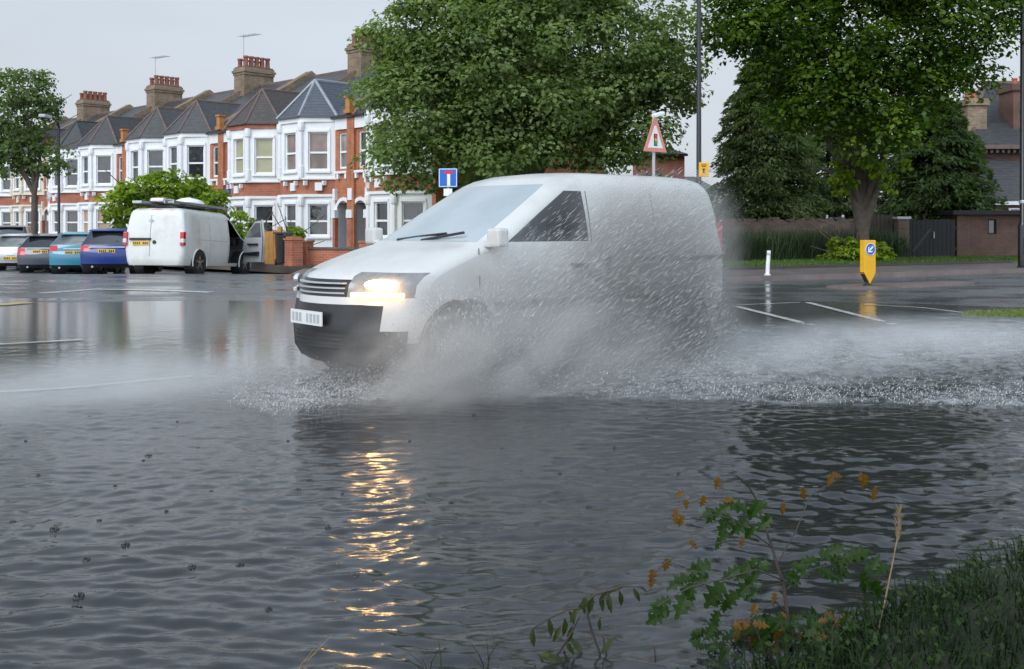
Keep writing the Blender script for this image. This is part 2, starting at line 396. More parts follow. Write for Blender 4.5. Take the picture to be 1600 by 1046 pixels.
t.bsdf(Base_Color=c, Roughness=t.math('ADD', t.math('MULTIPLY_ADD', ff, .5, .03), t.math('MULTIPLY', thin, .10)), IOR=1.62, Specular_IOR_Level=.5,
       Normal=t.n('ShaderNodeBump', {'Height': hb, 'Strength': calmx, 'Distance': 1.0}).outputs[0])
M['water'] = t.mat
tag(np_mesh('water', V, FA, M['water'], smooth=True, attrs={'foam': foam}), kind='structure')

# ------------------------------------------------------------------ pavements, kerbs, verge
def poly_slab(name, pts, z0, z1, mat, smooth=None):
    return MB().prism(pts, z0, z1).build(name, mat)
t = NT('paving'); p = t.pos()
n1 = t.noise(p, 1.2, 4, .6)
c = t.ramp(n1, [(.3, (.10, .082, .078)), (.7, (.17, .142, .135))])
t.bsdf(Base_Color=c, Roughness=.38, Normal=t.bump(t.noise(p, 30, 3), .2, .01)); M['paving'] = t.mat
M['kerb'] = pm('kerb_stone', (.17, .13, .12), .4, .25, 1.5)
M['kerb_dark'] = pm('dark_kerb', (.05, .042, .04), .5, .3, 2)
E0 = Vector((5.45, 24.9)); E1 = Vector((14.95, 29.9)); ED = (E1-E0).normalized(); EN = Vector((-ED.y, ED.x))
K = [E0+ED*70, E0, Vector((0, 22.9)), Vector((-2.6, 22.9)), Vector((-4.6, 24.2)), Vector((-5.6, 26.6))]
k0 = Vector((-5.9, 29.6)); K.append(k0); k0 = k0+N.xy*2.4+U.xy*.9; K.append(k0)
K.append(k0+U.xy*60)
inner = [k0+U.xy*60+N.xy*80, E0+ED*70+EN*60]
tag(poly_slab('pavement', [tuple(q) for q in K+inner], -.2, .165, M['paving']), kind='structure')
def offset_line(L, d):
    out = []
    for i, q in enumerate(L):
        a = L[max(i-1, 0)]; b = L[min(i+1, len(L)-1)]; t_ = (b-a).normalized(); out.append(q+Vector((t_.y, -t_.x))*d)
    return out
kerb = MB(); Ko = offset_line(K, -.13)
for i in range(len(K)-1):
    kerb.prism([tuple(K[i]), tuple(K[i+1]), tuple(Ko[i+1]), tuple(Ko[i])], -.2, .16)
tag(kerb.build('kerb', M['kerb']), kind='structure')
# grass verge behind the pavement on the far side of the main road
V0 = E0+EN*2.9-ED*6; V1 = E0+ED*45+EN*2.9
V2 = V1+EN*14; V3 = V0+EN*14
t = NT('verge_soil'); p = t.pos()
t.bsdf(Base_Color=t.ramp(t.noise(p, 2.5, 4), [(.3, (.06, .09, .02)), (.7, (.13, .18, .04))]), Roughness=.9, Normal=t.bump(t.noise(p, 20, 4), .6, .03)); M['verge'] = t.mat
tag(poly_slab('verge', [tuple(q) for q in (V0, V1, V2, V3)], -.1, .215, M['verge']), kind='structure')
kb = MB(); kb.prism([tuple(q) for q in (V0-EN*.12, E0+ED*14+EN*2.78, E0+ED*14+EN*2.9, V0)], -.1, .25)
tag(kb.build('verge_edging', M['kerb_dark']), kind='structure')

def blades(n, pos_fn, h, wdt, mat, name, lean=.35, kind='stuff', parent=None):
    x, y, z = pos_fn(n); n = len(x)
    hh = h*(.5+RNG.random(n)); az = RNG.uniform(0, 2*np.pi, n); ln = RNG.normal(0, lean, n)*hh; l2 = RNG.uniform(0, 2*np.pi, n)
    bx = np.cos(az)*wdt/2; by = np.sin(az)*wdt/2; lx = np.cos(l2)*ln; ly = np.sin(l2)*ln
    P = np.empty((n, 5, 3))
    P[:, 0] = np.stack([x-bx, y-by, z], 1); P[:, 1] = np.stack([x+bx, y+by, z], 1)
    P[:, 2] = np.stack([x+bx*.8+lx*.35, y+by*.8+ly*.35, z+hh*.6], 1); P[:, 3] = np.stack([x-bx*.8+lx*.35, y-by*.8+ly*.35, z+hh*.6], 1)
    P[:, 4] = np.stack([x+lx, y+ly, z+hh*np.clip(1-.5*np.abs(ln)/hh, .5, 1)], 1)
    i = np.arange(n)[:, None]*5
    tri = np.concatenate([i+[0, 1, 2], i+[0, 2, 3], i+[3, 2, 4]])
    o = np_mesh(name, P.reshape(-1, 3), tri, mat, parent)
    if kind: tag(o, kind=kind)
    return o
def strip_pos(o, d1, L, d2, Wd, z, zmax=None):
    def f(n):
        a = RNG.random(n)*L; b = RNG.random(n)*Wd
        return o.x+d1.x*a+d2.x*b, o.y+d1.y*a+d2.y*b, np.full(n, z)
    return f
o = blades(26000, strip_pos(V0, ED, 28, EN, 3.2, .21), .10, .022, M['grassy'], 'grass')
o['label'] = 'short green grass on the verge before the old wall'
o = blades(15000, strip_pos(E0+EN*6.1+ED*2.0, ED, 11.0, EN, 1.6, .21), .85, .03, M['grass_wild'], 'tall_grass', lean=.4)
o['label'] = 'tall unmown grass along the foot of the old wall'

# ------------------------------------------------------------------ painted road markings
t = NT('road_paint'); p = t.pos()
wr = t.ramp(t.noise(p, 9, 5, .7), [(.38, .25), (.6, 1)])
t.bsdf(Base_Color=t.mix(wr, (.16, .16, .165), (.60, .60, .58)), Roughness=.3); M['paint'] = t.mat
t = NT('yellow_road_paint'); p = t.pos()
wr = t.ramp(t.noise(p, 9, 5, .7), [(.36, .3), (.6, 1)])
t.bsdf(Base_Color=t.mix(wr, (.20, .18, .13), (.60, .45, .15)), Roughness=.3); M['paint_y'] = t.mat
def surf(x, y): return np.maximum(road_z(x, y), .004)
def marking(pts, wd, name='road_marking', mat=None, lift=.007):
    P = [Vector(q[:2]) for q in pts]; mb = MB(); pr = None
    dense = []
    for a, b in zip(P[:-1], P[1:]):
        k = max(1, int((b-a).length/.35))
        dense += [a.lerp(b, j/k) for j in range(k)]
    dense.append(P[-1])
    for i, q in enumerate(dense):
        tt = (dense[min(i+1, len(dense)-1)]-dense[max(i-1, 0)]).normalized(); nn = Vector((-tt.y, tt.x))*wd/2
        l, r = q+nn, q-nn
        cur = [(s_.x, s_.y, float(surf(s_.x, s_.y))+lift) for s_ in (l, r)]
        if pr: mb.quad(pr[1], cur[1], cur[0], pr[0])
        pr = cur
    return tag(mb.build(name, mat or M['paint']), kind='structure')
def gp(px, py, z=.03):
    d = (CAM_H-z)*F/(py-HZ); return Vector((gx(px, d), d))
marking([gp(1150, 477), gp(1290, 511)], .13)
marking([gp(1262, 471), gp(1398, 505)], .13)
marking([gp(1150, 475), gp(1250, 471)], .08)
marking([gp(1350, 474), gp(1440, 479), gp(1545, 491)], .08)
marking([gp(-60, 612), gp(100, 603), gp(300, 584)], .085)
marking([gp(-60, 538), gp(60, 532), gp(130, 528)], .10)
marking([gp(60, 458), gp(150, 452), gp(280, 455), gp(330, 457)], .28)
marking([gp(-30, 476), gp(10, 474), gp(42, 471)], .35, mat=M['paint_y'])
# ------------------------------------------------------------------ the terrace
def wall_panel(mb, A, B, z0, z1, ops, depth=.14, inside=None):
    """vertical wall face from A to B (plan) with rectangular openings (u0,u1,v0,v1); reveals go towards 'inside'"""
    A = Vector(A); B = Vector(B); d = B-A; Ln = d.length; d /= Ln
    nn = Vector((-d.y, d.x))
    if inside is not None and nn.dot(Vector(inside)-A) < 0: nn = -nn
    us = sorted({0, Ln, *[o[0] for o in ops], *[o[1] for o in ops]}); vs = sorted({z0, z1, *[o[2] for o in ops], *[o[3] for o in ops]})
    P = lambda u, v, q=0: (A.x+d.x*u+nn.x*q, A.y+d.y*u+nn.y*q, v)
    for u0, u1 in zip(us, us[1:]):
        for v0, v1 in zip(vs, vs[1:]):
            cu, cv = (u0+u1)/2, (v0+v1)/2
            if any(o[0] < cu < o[1] and o[2] < cv < o[3] for o in ops): continue
            mb.quad(P(u0, v0), P(u1, v0), P(u1, v1), P(u0, v1))
    for u0, u1, v0, v1 in ops:
        mb.quad(P(u0, v0), P(u1, v0), P(u1, v0, depth), P(u0, v0, depth)); mb.quad(P(u0, v1), P(u1, v1), P(u1, v1, depth), P(u0, v1, depth))
        mb.quad(P(u0, v0), P(u0, v1), P(u0, v1, depth), P(u0, v0, depth)); mb.quad(P(u1, v0), P(u1, v1), P(u1, v1, depth), P(u1, v0, depth))
    return d, nn
def sash(root, A, d, nn, op, gm, depth=.10, trim=True, bars=False):
    """sash window in an opening: frame mesh with its panes as child"""
    u0, u1, v0, v1 = op; A = Vector(A)
    W3 = lambda u, v, q: Vector((A.x+d.x*u+nn.x*q, A.y+d.y*u+nn.y*q, v))
    fr = MB(); ft = .06
    def bar(a0, a1, b0, b1, q0, q1):
        pts = [W3(a, b, q) for q in (q0, q1) for a, b in ((a0, b0), (a1, b0), (a1, b1), (a0, b1))]
        fr.add(pts, [(0, 1, 2, 3), (7, 6, 5, 4), (0, 4, 5, 1), (1, 5, 6, 2), (2, 6, 7, 3), (3, 7, 4, 0)])
    q0, q1 = depth-.05, depth+.03
    vm = v0+(v1-v0)*.47
    bar(u0, u0+ft, v0, v1, q0, q1); bar(u1-ft, u1, v0, v1, q0, q1)
    bar(u0+ft, u1-ft, v0, v0+ft*1.5, q0+.002, q1); bar(u0+ft, u1-ft, v1-ft, v1, q0+.002, q1); bar(u0+ft, u1-ft, vm-.04, vm+.04, q0+.002, q1)
    if bars:
        um = (u0+u1)/2; bar(um-.015, um+.015, vm+.04, v1-ft, q0+.01, q1)
    if trim:
        bar(u0-.10, u1+.10, v0-.09, v0-.002, -.09, .01); bar(u0-.06, u1+.06, v1+.002, v1+.12, -.05, .01)
        bar(u0-.09, u0-.002, v0, v1, -.035, .01); bar(u1+.002, u1+.09, v0, v1, -.035, .01)
    f = fr.build('window', M['sash'], root)
    g = MB()
    for a, b in ((v0+ft*1.5, vm-.04), (vm+.04, v1-ft)):
        g.add([W3(u, v, depth+.012) for u, v in ((u0+ft, a), (u1-ft, a), (u1-ft, b), (u0+ft, b))], [(0, 1, 2, 3)])
    g.build('pane', gm, f)
M['old_pot'] = pm('sooted_terracotta', (.24, .085, .055), .8, .4, 5)
M['finial'] = pm('orange_terracotta', (.46, .19, .06), .7, .25, 4)
TERR = Vector((-6.77, 42.5, 0)); GZ = .28; PITCH = 10.4
def terrace_house(k, m, roofm, bayroof, hipm, glass, wallm, label, chimney=False, aerial=False, whitem=None, rmat=None):
    wm = whitem or M['white']
    c = TERR+U*(4.95+PITCH*k)
    ang = math.atan2(-U.y, -U.x)
    root = empty('terrace_house', c+(-U)*(m*2.6)+Vector((0, 0, GZ)), ang, label, 'house', 'red brick terrace across the side street')
    L = lambda t_, b: (m*(2.6-t_), b)
    L3 = lambda t_, b, z: Vector((m*(2.6-t_), b, z-GZ))
    Z = lambda z: z-GZ
    # main brick wall
    mb = MB(); ins = L(2.6, 5)
    nops = [(.42, .94, Z(3.78), Z(5.28))]; porch = (.16, 1.0, 0.0, Z(2.35))
    d, nn = wall_panel(mb, L(0, 0), L(5.2, 0), 0, Z(5.95), nops+[porch], .12, ins)
    for t_ in (.005, 5.195): mb.quad(L3(t_, 0, GZ), L3(t_, 10, GZ), L3(t_, 10, 6), L3(t_, 0, 6)); mb.poly([L3(t_, 0, 6), L3(t_, 10, 6), L3(t_, 5, 9)])
    mb.quad(L3(0, 10, GZ), L3(5.2, 10, GZ), L3(5.2, 10, 6), L3(0, 10, 6))
    mb.build('wall', wallm, root)
    sash(root, L(0, 0), d, nn, nops[0], glass[0], trim=False)
    # pilaster at the party line with terracotta finial
    pl = MB(); a = L3(-.02, -.12, GZ); b = L3(.24, .02, 6.05)
    pl.box2(a, b); pl.build('pilaster', M['brick_orange'], root)
    if m > 0:
        fi = MB(); cc = L3(.1, -.06, 6.05); fi.box(cc+Vector((0, 0, .08)), (.42, .34, .16)); fi.box(cc+Vector((0, 0, .40)), (.28, .26, .48)); fi.box(cc+Vector((0, 0, .68)), (.38, .34, .09))
        fi.build('finial', M['finial'], root)
    # white eaves band over the narrow window, corbels
    eb = MB(); eb.box2(L3(.26, -.10, 5.42), L3(1.08, -.005, 5.93)); eb.build('eaves_band', wm, root)
    eb = MB(); eb.box2(L3(.26, -.14, 3.58), L3(1.06, -.004, 3.68)); eb.build('window_sill', wm, root)
    for t_ in (.35, .9): eb = MB(); eb.box2(L3(t_-.06, -.12, 3.36), L3(t_+.06, -.006, 3.575)); eb.build('corbel', wm, root)
    # porch: recess, door, arch trim, brackets
    po = MB(); po.box2(L3(.17, .02, GZ), L3(.19, 1.1, 2.35)); po.box2(L3(.97, .02, GZ), L3(.99, 1.1, 2.35)); po.box2(L3(.17, .02, 2.34), L3(.99, 1.1, 2.36)); po.box2(L3(.17, .02, GZ), L3(.99, 1.1, GZ+.03))
    po.build('porch_recess', M['greypaint'], root)
    dr = MB(); dr.box2(L3(.2, 1.02, GZ+.03), L3(.96, 1.08, 2.0)); dr.build('front_door', M['wood_dark'] if k % 2 else M['signblue'], root).color = (1, 1, 1, 1)
    fl = MB(); fl.box2(L3(.2, 1.02, 2.03), L3(.96, 1.08, 2.33)); fl.build('fanlight', M['glass'], root)
    pc = MB()
    pts = []
    for i in range(9):
        an = math.pi*i/8; pts.append(L3(.58-.44*math.cos(an), -.06, 2.02+.42*math.sin(an)))
    for p0, p1 in zip(pts, pts[1:]):
        o0 = p0+(p0-L3(.58, -.06, 2.02)).normalized()*.15; o1 = p1+(p1-L3(.58, -.06, 2.02)).normalized()*.15
        pc.extrude([p0, p1, o1, o0], (0, .055, 0))
    for t_ in (.06, 1.1):
        pc.box2(L3(t_-.12, -.2, 1.72), L3(t_+.13, -.003, 2.06)); pc.box2(L3(t_-.07, -.16, 2.46), L3(t_+.08, -.004, 2.95))
    pc.build('porch_trim', wm, root)
    for t_ in (.06, 1.1): pil = MB(); pil.box2(L3(t_-.08, -.15, GZ), L3(t_+.09, -.003, 1.715)); pil.build('porch_pier', M['brick_red'], root)
    # bay: two storeys of white canted window bay with a brick band between
    plan = [(1.2, 0), (2.30, -.95), (3.90, -.95), (4.98, 0)]
    wins = []
    for z0, z1, v0, v1 in ((0, Z(2.62), Z(.95), Z(2.32)), (Z(3.42), Z(5.78), Z(3.72), Z(5.36))):
        bw = MB()
        for i in range(3):
            A, B = L(*plan[i]), L(*plan[i+1]); ln = (Vector(A)-Vector(B)).length
            wd = .86 if i != 1 else .84; mid = ln/2
            ops = [(mid-wd/2, mid+wd/2, v0, v1)]
            dd, n2 = wall_panel(bw, A, B, z0, z1, ops, .14, L(2.8, 2))
            wins.append((A, dd, n2, ops[0], i))
        bw.build('bay', wm, root)
    for i, (A, dd, n2, op, side) in enumerate(wins):
        sash(root, A, dd, n2, op, glass[1+(i//3)])
    def ring(z0, z1, off, name, mat, o2=None):
        q = []
        for (t_, b) in plan:
            v = Vector((t_-3.1, b-.0)); ct = -1 if t_ < 3.1 else 1
            q.append((t_+ct*off*.75, b-(off if b < 0 else 0)))
        q = [(q[0][0], .3)]+q+[(q[3][0], .3)]
        r = MB(); r.prism([L(*x) for x in q], Z(z0), Z(z1)); return r.build(name, mat, root)
    ring(2.73, 3.35, -.03, 'brick_band', M['brick_red']); ring(2.62, 2.73, .09, 'cornice', wm); ring(3.35, 3.42, .08, 'sill_band', wm); ring(5.78, 5.97, .07, 'fascia', rmat or wm)
    # pilasters (columns) between the bay windows, ground floor and first floor
    cm = MB()
    for (t_, b) in plan[1:3]:
        for z0, z1 in ((GZ, 2.62), (3.42, 5.78)):
            cx, cyy = L(t_, b); cm.lathe([(.12, 0), (.12, .5), (.09, .52), (.085, z1-z0-.42), (.13, z1-z0-.36), (.15, z1-z0-.22), (.15, z1-z0-.001)], (cx, cyy-.015, z0-GZ), 10)
    for (t_, b) in ((1.5, -.33), (2.1, -.87), (2.6, -1.0), (3.4, -1.0)):
        cx, cyy = L(t_, b); cm.box((cx, cyy-.02, Z(3.2)), (.10, .16, .19))
    cm.build('bay_column', wm, root)
    pq = MB(); x_, y_ = L(2.9, -.965); pq.box((x_, y_, Z(3.05)), (.34, .08, .34)); pq.build('plaque', wm, root); pq = MB(); x_, y_ = L(1.72, -.45); pq.box((x_, y_, Z(3.05)), (.3, .3, .34), M=Matrix.Rotation(.7*m, 3, 'Z')); pq.build('plaque', wm, root)
    # roofs
    rf = MB(); ov = .16
    for b0, b1, z0, z1 in ((-ov, 5, 5.97-.09, 9.0), (10+ov, 5, 5.97-.09, 9.0)):
        q = [L3(0, b0, z0), L3(5.2, b0, z0), L3(5.2, b1, z1), L3(0, b1, z1)]
        rf.extrude(q, (0, 0, .10))
    roof = rf.build('roof', roofm, root)
    br = MB()
    ev = [L3(1.02, .12, 5.975), L3(1.02, -.02, 5.975), L3(2.26, -1.13, 5.975), L3(3.94, -1.13, 5.975), L3(5.16, -.02, 5.975), L3(5.16, .12, 5.975)]
    pk = L3(3.08, .28, 7.75); rb = L3(3.08, 3.05, 7.75); zb = 5.975
    br.poly([ev[1], ev[2], pk]); br.poly([ev[2], ev[3], pk]); br.poly([ev[3], ev[4], pk])
    br.add([ev[1], pk, rb, L3(1.02, 3.05, zb)], [(0, 1, 2, 3)]); br.add([ev[4], pk, rb, L3(5.16, 3.05, zb)], [(0, 1, 2, 3)])
    br.poly([ev[1], ev[2], ev[3], ev[4]])
    bro = br.build('bay_roof', bayroof, root)
    hp = MB()
    for q in (ev[1], ev[2], ev[3], ev[4], rb): hp.tube([pk, pk.lerp(q, .985)], .075 if hipm is M['lead'] else .055, 6)
    hp.build('hip_tile', hipm, bro)
    rt = MB(); rt.tube([L3(0, 5, 9.08), L3(5.2, 5, 9.08)], .10, 6); rt.build('ridge_tile', M['ridge_brown'], roof)
    pa = MB()       # raised brick parapet on the party wall
    tq = .10 if m > 0 else -.02
    for t_, wd in ((tq, .24), (5.2-.14, .26)):
        q = [L3(t_, -.1, 6.0), L3(t_, .35, 6.62), L3(t_, 5, 9.42), L3(t_, 9.7, 6.5), L3(t_, 9.7, 6.0), L3(t_, 5, 8.8)]
        x0 = L3(t_+wd, 0, 0).x-L3(t_, 0, 0).x
        pa.extrude(q, (x0, 0, 0))
    pa.build('parapet', M['brick_stock'], root)
    gt = MB(); gt.tube([L3(0, -.22, 5.93), L3(1.05, -.22, 5.93)], .055, 6); gt.build('gutter', M['blackpaint'], root)
    if m > 0: 
        dp = MB(); dp.tube([L3(5.1, -.08, GZ), L3(5.1, -.08, 5.9)], .045, 6); dp.build('drainpipe', M['brick_red'] if k == 0 else M['blackpaint'], root)
    if (k, m) in ((0, -1), (1, 1)):
        al = MB(); x_, y_ = L(2.0, -.84); al.box((x_, y_, Z(3.02)), (.26, .14, .34)); al.build('alarm_box', M['signblue'] if k == 0 else M['cream'], root, bevel=.02)
    if (k, m) in ((2, -1), (1, -1)):
        sd_ = MB(); q = L3(.62, -.32, 3.2); sd_.lathe([(.02, 0), (.18, .025), (.30, .075), (.31, .08), (.29, .085)], (0, 0, 0), 16)
        sd_.v = [tuple(q+Vector((v[0], -v[2], v[1]))) for v in sd_.v]; sd_.tube([q+Vector((0, .3, 0)), q], .02, 6); sd_.tube([q+Vector((0, -.02, -.25)), q+Vector((0, -.32, -.05))], .012, 5); sd_.build('satellite_dish', M['greypaint'], root, smooth=60)
    if chimney:
        ch = MB(); x = L3(5.2, 0, 0).x; by = 4.9
        ch.box((x, by, Z(8.6)), (1.05, 1.85, 2.3)); ch.box((x, by, Z(9.72)), (1.2, 1.9, .13)); ch.box((x, by, Z(9.86)), (1.32, 2.0, .13)); ch.box((x, by, Z(10.0)), (1.2, 1.86, .13))
        cho = ch.build('chimney', M['brick_stock'], root)
        cap = MB(); cap.box((x, by, Z(10.1)), (1.1, 1.75, .06)); cap.build('chimney_cap', M['soot'], cho)
        for i in range(5):
            for j in (-.3, .3):
                pt = MB(); hh = .48+.10*((i*3+(j > 0)) % 3)
                pt.lathe([(.15, 0), (.13, .1), (.115, hh-.12), (.15, hh-.1), (.15, hh), (.11, hh)], (x+j, by-.68+.34*i, Z(10.12)), 9)
                pt.build('chimney_pot', M['old_pot'], cho)
        if aerial:
            ae = MB(); q = Vector((x-.4, by-.4, Z(10.1))); ae.tube([q, q+Vector((0, 0, 1.9))], .022, 5)
            ae.tube([q+Vector((-.2, 0, 1.8)), q+Vector((1.3, .2, 1.75))], .015, 5)
            for i in range(7): cq = q+Vector((-.2+.22*i, .03*i, 1.8)); ae.tube([cq-Vector((.04, .25, 0)), cq+Vector((.04, .25, 0))], .010, 4)
            ae.build('aerial', M['steel'], cho)
    return root
G = M
ol, brn, gl, lt, tn = M['glass_olive'], M['glass_brown'], M['glass'], M['glass_light'], M['glass_tan']
HS = [
 (-1, -1, 'tile_black', 'slate_blue', 'lead', (gl, gl, gl), 'brick_orange', 'red brick terrace house behind the edge of the big maple, white columned bay', False, False, 'white'),
 (0, +1, 'slate_blue', 'slate_blue', 'lead', (lt, gl, brn), 'brick_orange', 'terrace house with blue slate bay roof, grey lead hips and brown bedroom curtains', True, False, 'white'),
 (0, -1, 'tile_grey', 'tile_brown', 'ridge_brown', (gl, gl, ol), 'brick_red', 'terrace house with brown tiled bay roof and olive blinds in its bay', False, False, 'white'),
 (1, +1, 'tile_grey', 'tile_grey', 'ridge_brown', (gl, gl, gl), 'brick_orange', 'terrace house partly hidden by the bushy tree, narrow window beside an orange pilaster', True, True, 'white'),
 (1, -1, 'tile_grey', 'tile_grey', 'ridge_brown', (lt, gl, gl), 'brick_red', 'terrace house right above the bushy tree and white van roof', False, False, 'white'),
 (2, +1, 'tile_black', 'tile_black', 'ridge_brown', (gl, tn, gl), 'brick_red', 'terrace house with tan blind downstairs behind the thin black lamp post', True, True, 'white'),
 (2, -1, 'tile_black', 'tile_black', 'tile_black', (gl, gl, gl), 'brick_red', 'white bayed terrace house behind the slim street tree, next to the cream house', False, False, 'white'),
 (3, +1, 'tile_black', 'tile_black', 'tile_black', (gl, gl, gl), 'brick_red', 'cream painted terrace house behind the street tree trunk', True, False, 'cream'),
 (3, -1, 'tile_black', 'tile_black', 'tile_black', (gl, gl, gl), 'brick_red', 'farthest terrace house, at the end of the row beyond the cream one', False, False, 'white'),
]
for k, m, rf, brf, hp, gg, wl, lab, ch, ae, wh in HS:
    terrace_house(k, m, M[rf], M[brf], M[hp], gg, M[wl], lab, ch, ae, M[wh], M['brick_red'] if (k, m) == (0, -1) else None)

# ------------------------------------------------------------------ garden fronts
def gpos(s, out): return TERR+U*s-N*out           # a point 'out' metres in front of the terrace
def garden_wall(p0, p1, h, label, mat=None, pier=True):
    d = (p1-p0); ln = d.length; a = math.atan2(d.y, d.x)
    r = empty('garden_wall', p0+Vector((0, 0, .16)), a, label, 'garden wall')
    b = MB(); b.box2((.2, -.11, 0), (ln-.2, .11, h)); b.build('brickwork', mat or M['brick_red'], r)
    c = MB(); c.box2((.2, -.15, h+.002), (ln-.2, .15, h+.07)); c.build('coping', M['soot'], r)
    for x in (0, ln):
        q = MB(); q.box((x, 0, (h+.22)/2), (.4, .4, h+.22)); q.box((x, 0, h+.25), (.46, .46, .06)); q.build('pier', mat or M['brick_red'], r)
    return r
q0 = Vector((gx(476, 32.2), 32.2, 0)); q1 = Vector((gx(575, 31.4), 31.4, 0))
garden_wall(q1, q0, .50, 'low red brick garden wall with soot dark coping beside the moving van bonnet')
q2 = Vector((gx(459, 31.6), 31.6, 0))
pr = empty('brick_pier', q2+Vector((0, 0, .16)), math.atan2(-U.y, -U.x), 'square red brick gate pier beside the black wheelie bin', 'gate pier')
mb = MB(); mb.box((0, 0, .40), (.40, .40, .80)); mb.build('shaft', M['brick_red'], pr)
mb = MB(); mb.box((0, 0, .83), (.47, .47, .06)); mb.box((0, 0, .88), (.34, .34, .05)); mb.build('cap', M['brick_orange'], pr)
# black wheelie bin
bn = empty('wheelie_bin', Vector((gx(443, 32.0), 32.0, .165)), R(20), 'black wheelie bin between an orange fence panel and a brick pier', 'wheelie bin')
mb = MB(); P0 = [(-.24, -.28), (.24, -.28), (.24, .28), (-.24, .28)]
mb.add([(x*.85, y*.85, .06) for x, y in P0]+[(x, y, .95) for x, y in P0], [(3, 2, 1, 0), (4, 5, 6, 7), (0, 1, 5, 4), (1, 2, 6, 5), (2, 3, 7, 6), (3, 0, 4, 7)])
mb.build('bin_body', M['black'], bn, bevel=.02)
mb = MB(); mb.box((0, 0, 1.0), (.56, .64, .07)); mb.box((0, .36, 1.0), (.5, .06, .06)); mb.build('lid', M['black'], bn, bevel=.02)
for sx in (-.2, .2):
    mb = MB(); mb.cyl((sx-.03, .25, .1), (sx+.03, .25, .1), .1, 14); mb.build('wheel', M['rubber'], bn)
# orange close-boarded fence end / gate
fp = empty('timber_gate', Vector((gx(424, 32.4), 32.4, .165)), R(-14), 'orange stained timber gate panel by the open van door', 'gate')
mb = MB()
for i in range(3): mb.box((-.15+.15*i, 0, .52+.02*i), (.14, .03, 1.0+.04*i))
mb.build('board', M['wood_orange'], fp)
mb = MB(); mb.box((0, .035, .35), (.44, .04, .1)); mb.box((0, .035, 1.0), (.44, .04, .1)); mb.build('rail', M['wood_orange'], fp)
mb = MB(); mb.box((.30, 0, .60), (.12, .12, 1.2)); mb.build('post', M['wood_orange'], fp)
# ------------------------------------------------------------------ vehicles: stacks of rounded plan outlines
def interp_rows(keys, zs):
    K = np.array(keys, float); zz = K[:, 0]
    return [tuple([z]+[float(np.interp(z, zz, K[:, j])) for j in range(1, K.shape[1])]) for z in zs]
def vehicle_body(root, keys, zs, side_cols, zb, zt, rules, bodymat, name='body', nfront=(0, .3, .55, .78, 1), ncorner=5, smooth=40):
    """keys: (z, xf, xr, w, rf, rr, bulge_f, bulge_r); local x runs from the nose (0) to the tail"""
    rows = interp_rows(keys, zs); V = []; labs = None
    nf = list(nfront)
    for (z, xf, xr, w_, rf, rr, bf, brr) in rows:
        rf = min(rf, w_*.95, (xr-xf)*.45); rr = min(rr, w_*.95, (xr-xf)*.45)
        P = []; Lb = []
        for i, f in enumerate(nf):
            y = (w_-rf)*f; P.append((xf+bf*f*f, y)); Lb.append(('F', i))
        for j in range(1, ncorner+1):
            a = math.pi/2*j/ncorner; P.append((xf+bf+rf*(1-math.cos(a))*1.0, w_-rf+rf*math.sin(a))); Lb.append(('FC', j-1))
        xs0 = P[-1][0]; xe = xr-brr-rr; tt = min(1, max(0, (z-zb)/(zt-zb)))
        prev = xs0
        for k, (xl, xh) in enumerate(side_cols):
            x = xl+(xh-xl)*tt; x = min(max(x, prev+.004), xe-.004*(len(side_cols)-k)); prev = x
            P.append((x, w_)); Lb.append(('S', k))
        P.append((xe, w_)); Lb.append(('S', len(side_cols)))
        for j in range(1, ncorner+1):
            a = math.pi/2*j/ncorner; P.append((xe+rr*math.sin(a), w_-rr+rr*math.cos(a))); Lb.append(('RC', j-1))
        for i, f in enumerate(nf[::-1][1:]):
            P.append((xr-brr*f*f, (w_-rr)*f)); Lb.append(('R', len(nf)-2-i))
        K = len(P)
        V.append([(x, y, z) for x, y in P]+[(x, -y, z) for x, y in P[-2:0:-1]])
        # label of the segment that ENDS at each point
        labs = Lb[1:]
    K = len(labs); ring = len(V[0]); parts = {}
    def place(key, quad):
        d = parts.setdefault(key, ([], [], {})); idx = []
        for (r, c) in quad:
            if (r, c) not in d[2]: d[2][(r, c)] = len(d[0]); d[0].append(V[r][c])
            idx.append(d[2][(r, c)])
        d[1].append(tuple(idx))
    for r in range(len(V)-1):
        zm = (rows[r][0]+rows[r+1][0])/2
        for j in range(ring):
            seg = labs[j] if j < K else labs[2*K-1-j]; side = 1 if j < K else -1
            key = None
            for rule in rules:
                nm, z0, z1, pred = rule[:4]
                if z0 < zm < z1 and pred(seg, side): key = nm if not (len(rule) > 4 and rule[4] == 'sided') else (nm, side); break
            place(key, [(r, j), (r, (j+1) % ring), (r+1, (j+1) % ring), (r+1, j)])
    for c, cap in ((0, True), (len(V)-1, False)):
        d = parts.setdefault(None, ([], [], {})); idx = []
        for j in range(ring):
            if (c, j) not in d[2]: d[2][(c, j)] = len(d[0]); d[0].append(V[c][j])
            idx.append(d[2][(c, j)])
        d[1].append(tuple(idx[::-1] if cap else idx))
    made = {}
    def mk(nm, key, mat):
        v, f, _ = parts[key]; mb = MB(); mb.add(v, f)
        o = mb.build(nm, mat, root, smooth=smooth); made.setdefault(nm, []).append(o); return o
    mk(name, None, bodymat)
    for rule in rules:
        nm, mat = rule[0], rule[-1]
        if mat is None: continue
        for key in ([(nm, 1), (nm, -1)] if 'sided' in rule else [nm]):
            if key in parts and nm+str(key) not in made: mk(nm, key, mat); made[nm+str(key)] = 1
    prof = lambda z: float(np.interp(z, [k[0] for k in keys], [k[3] for k in keys]))
    return made, prof
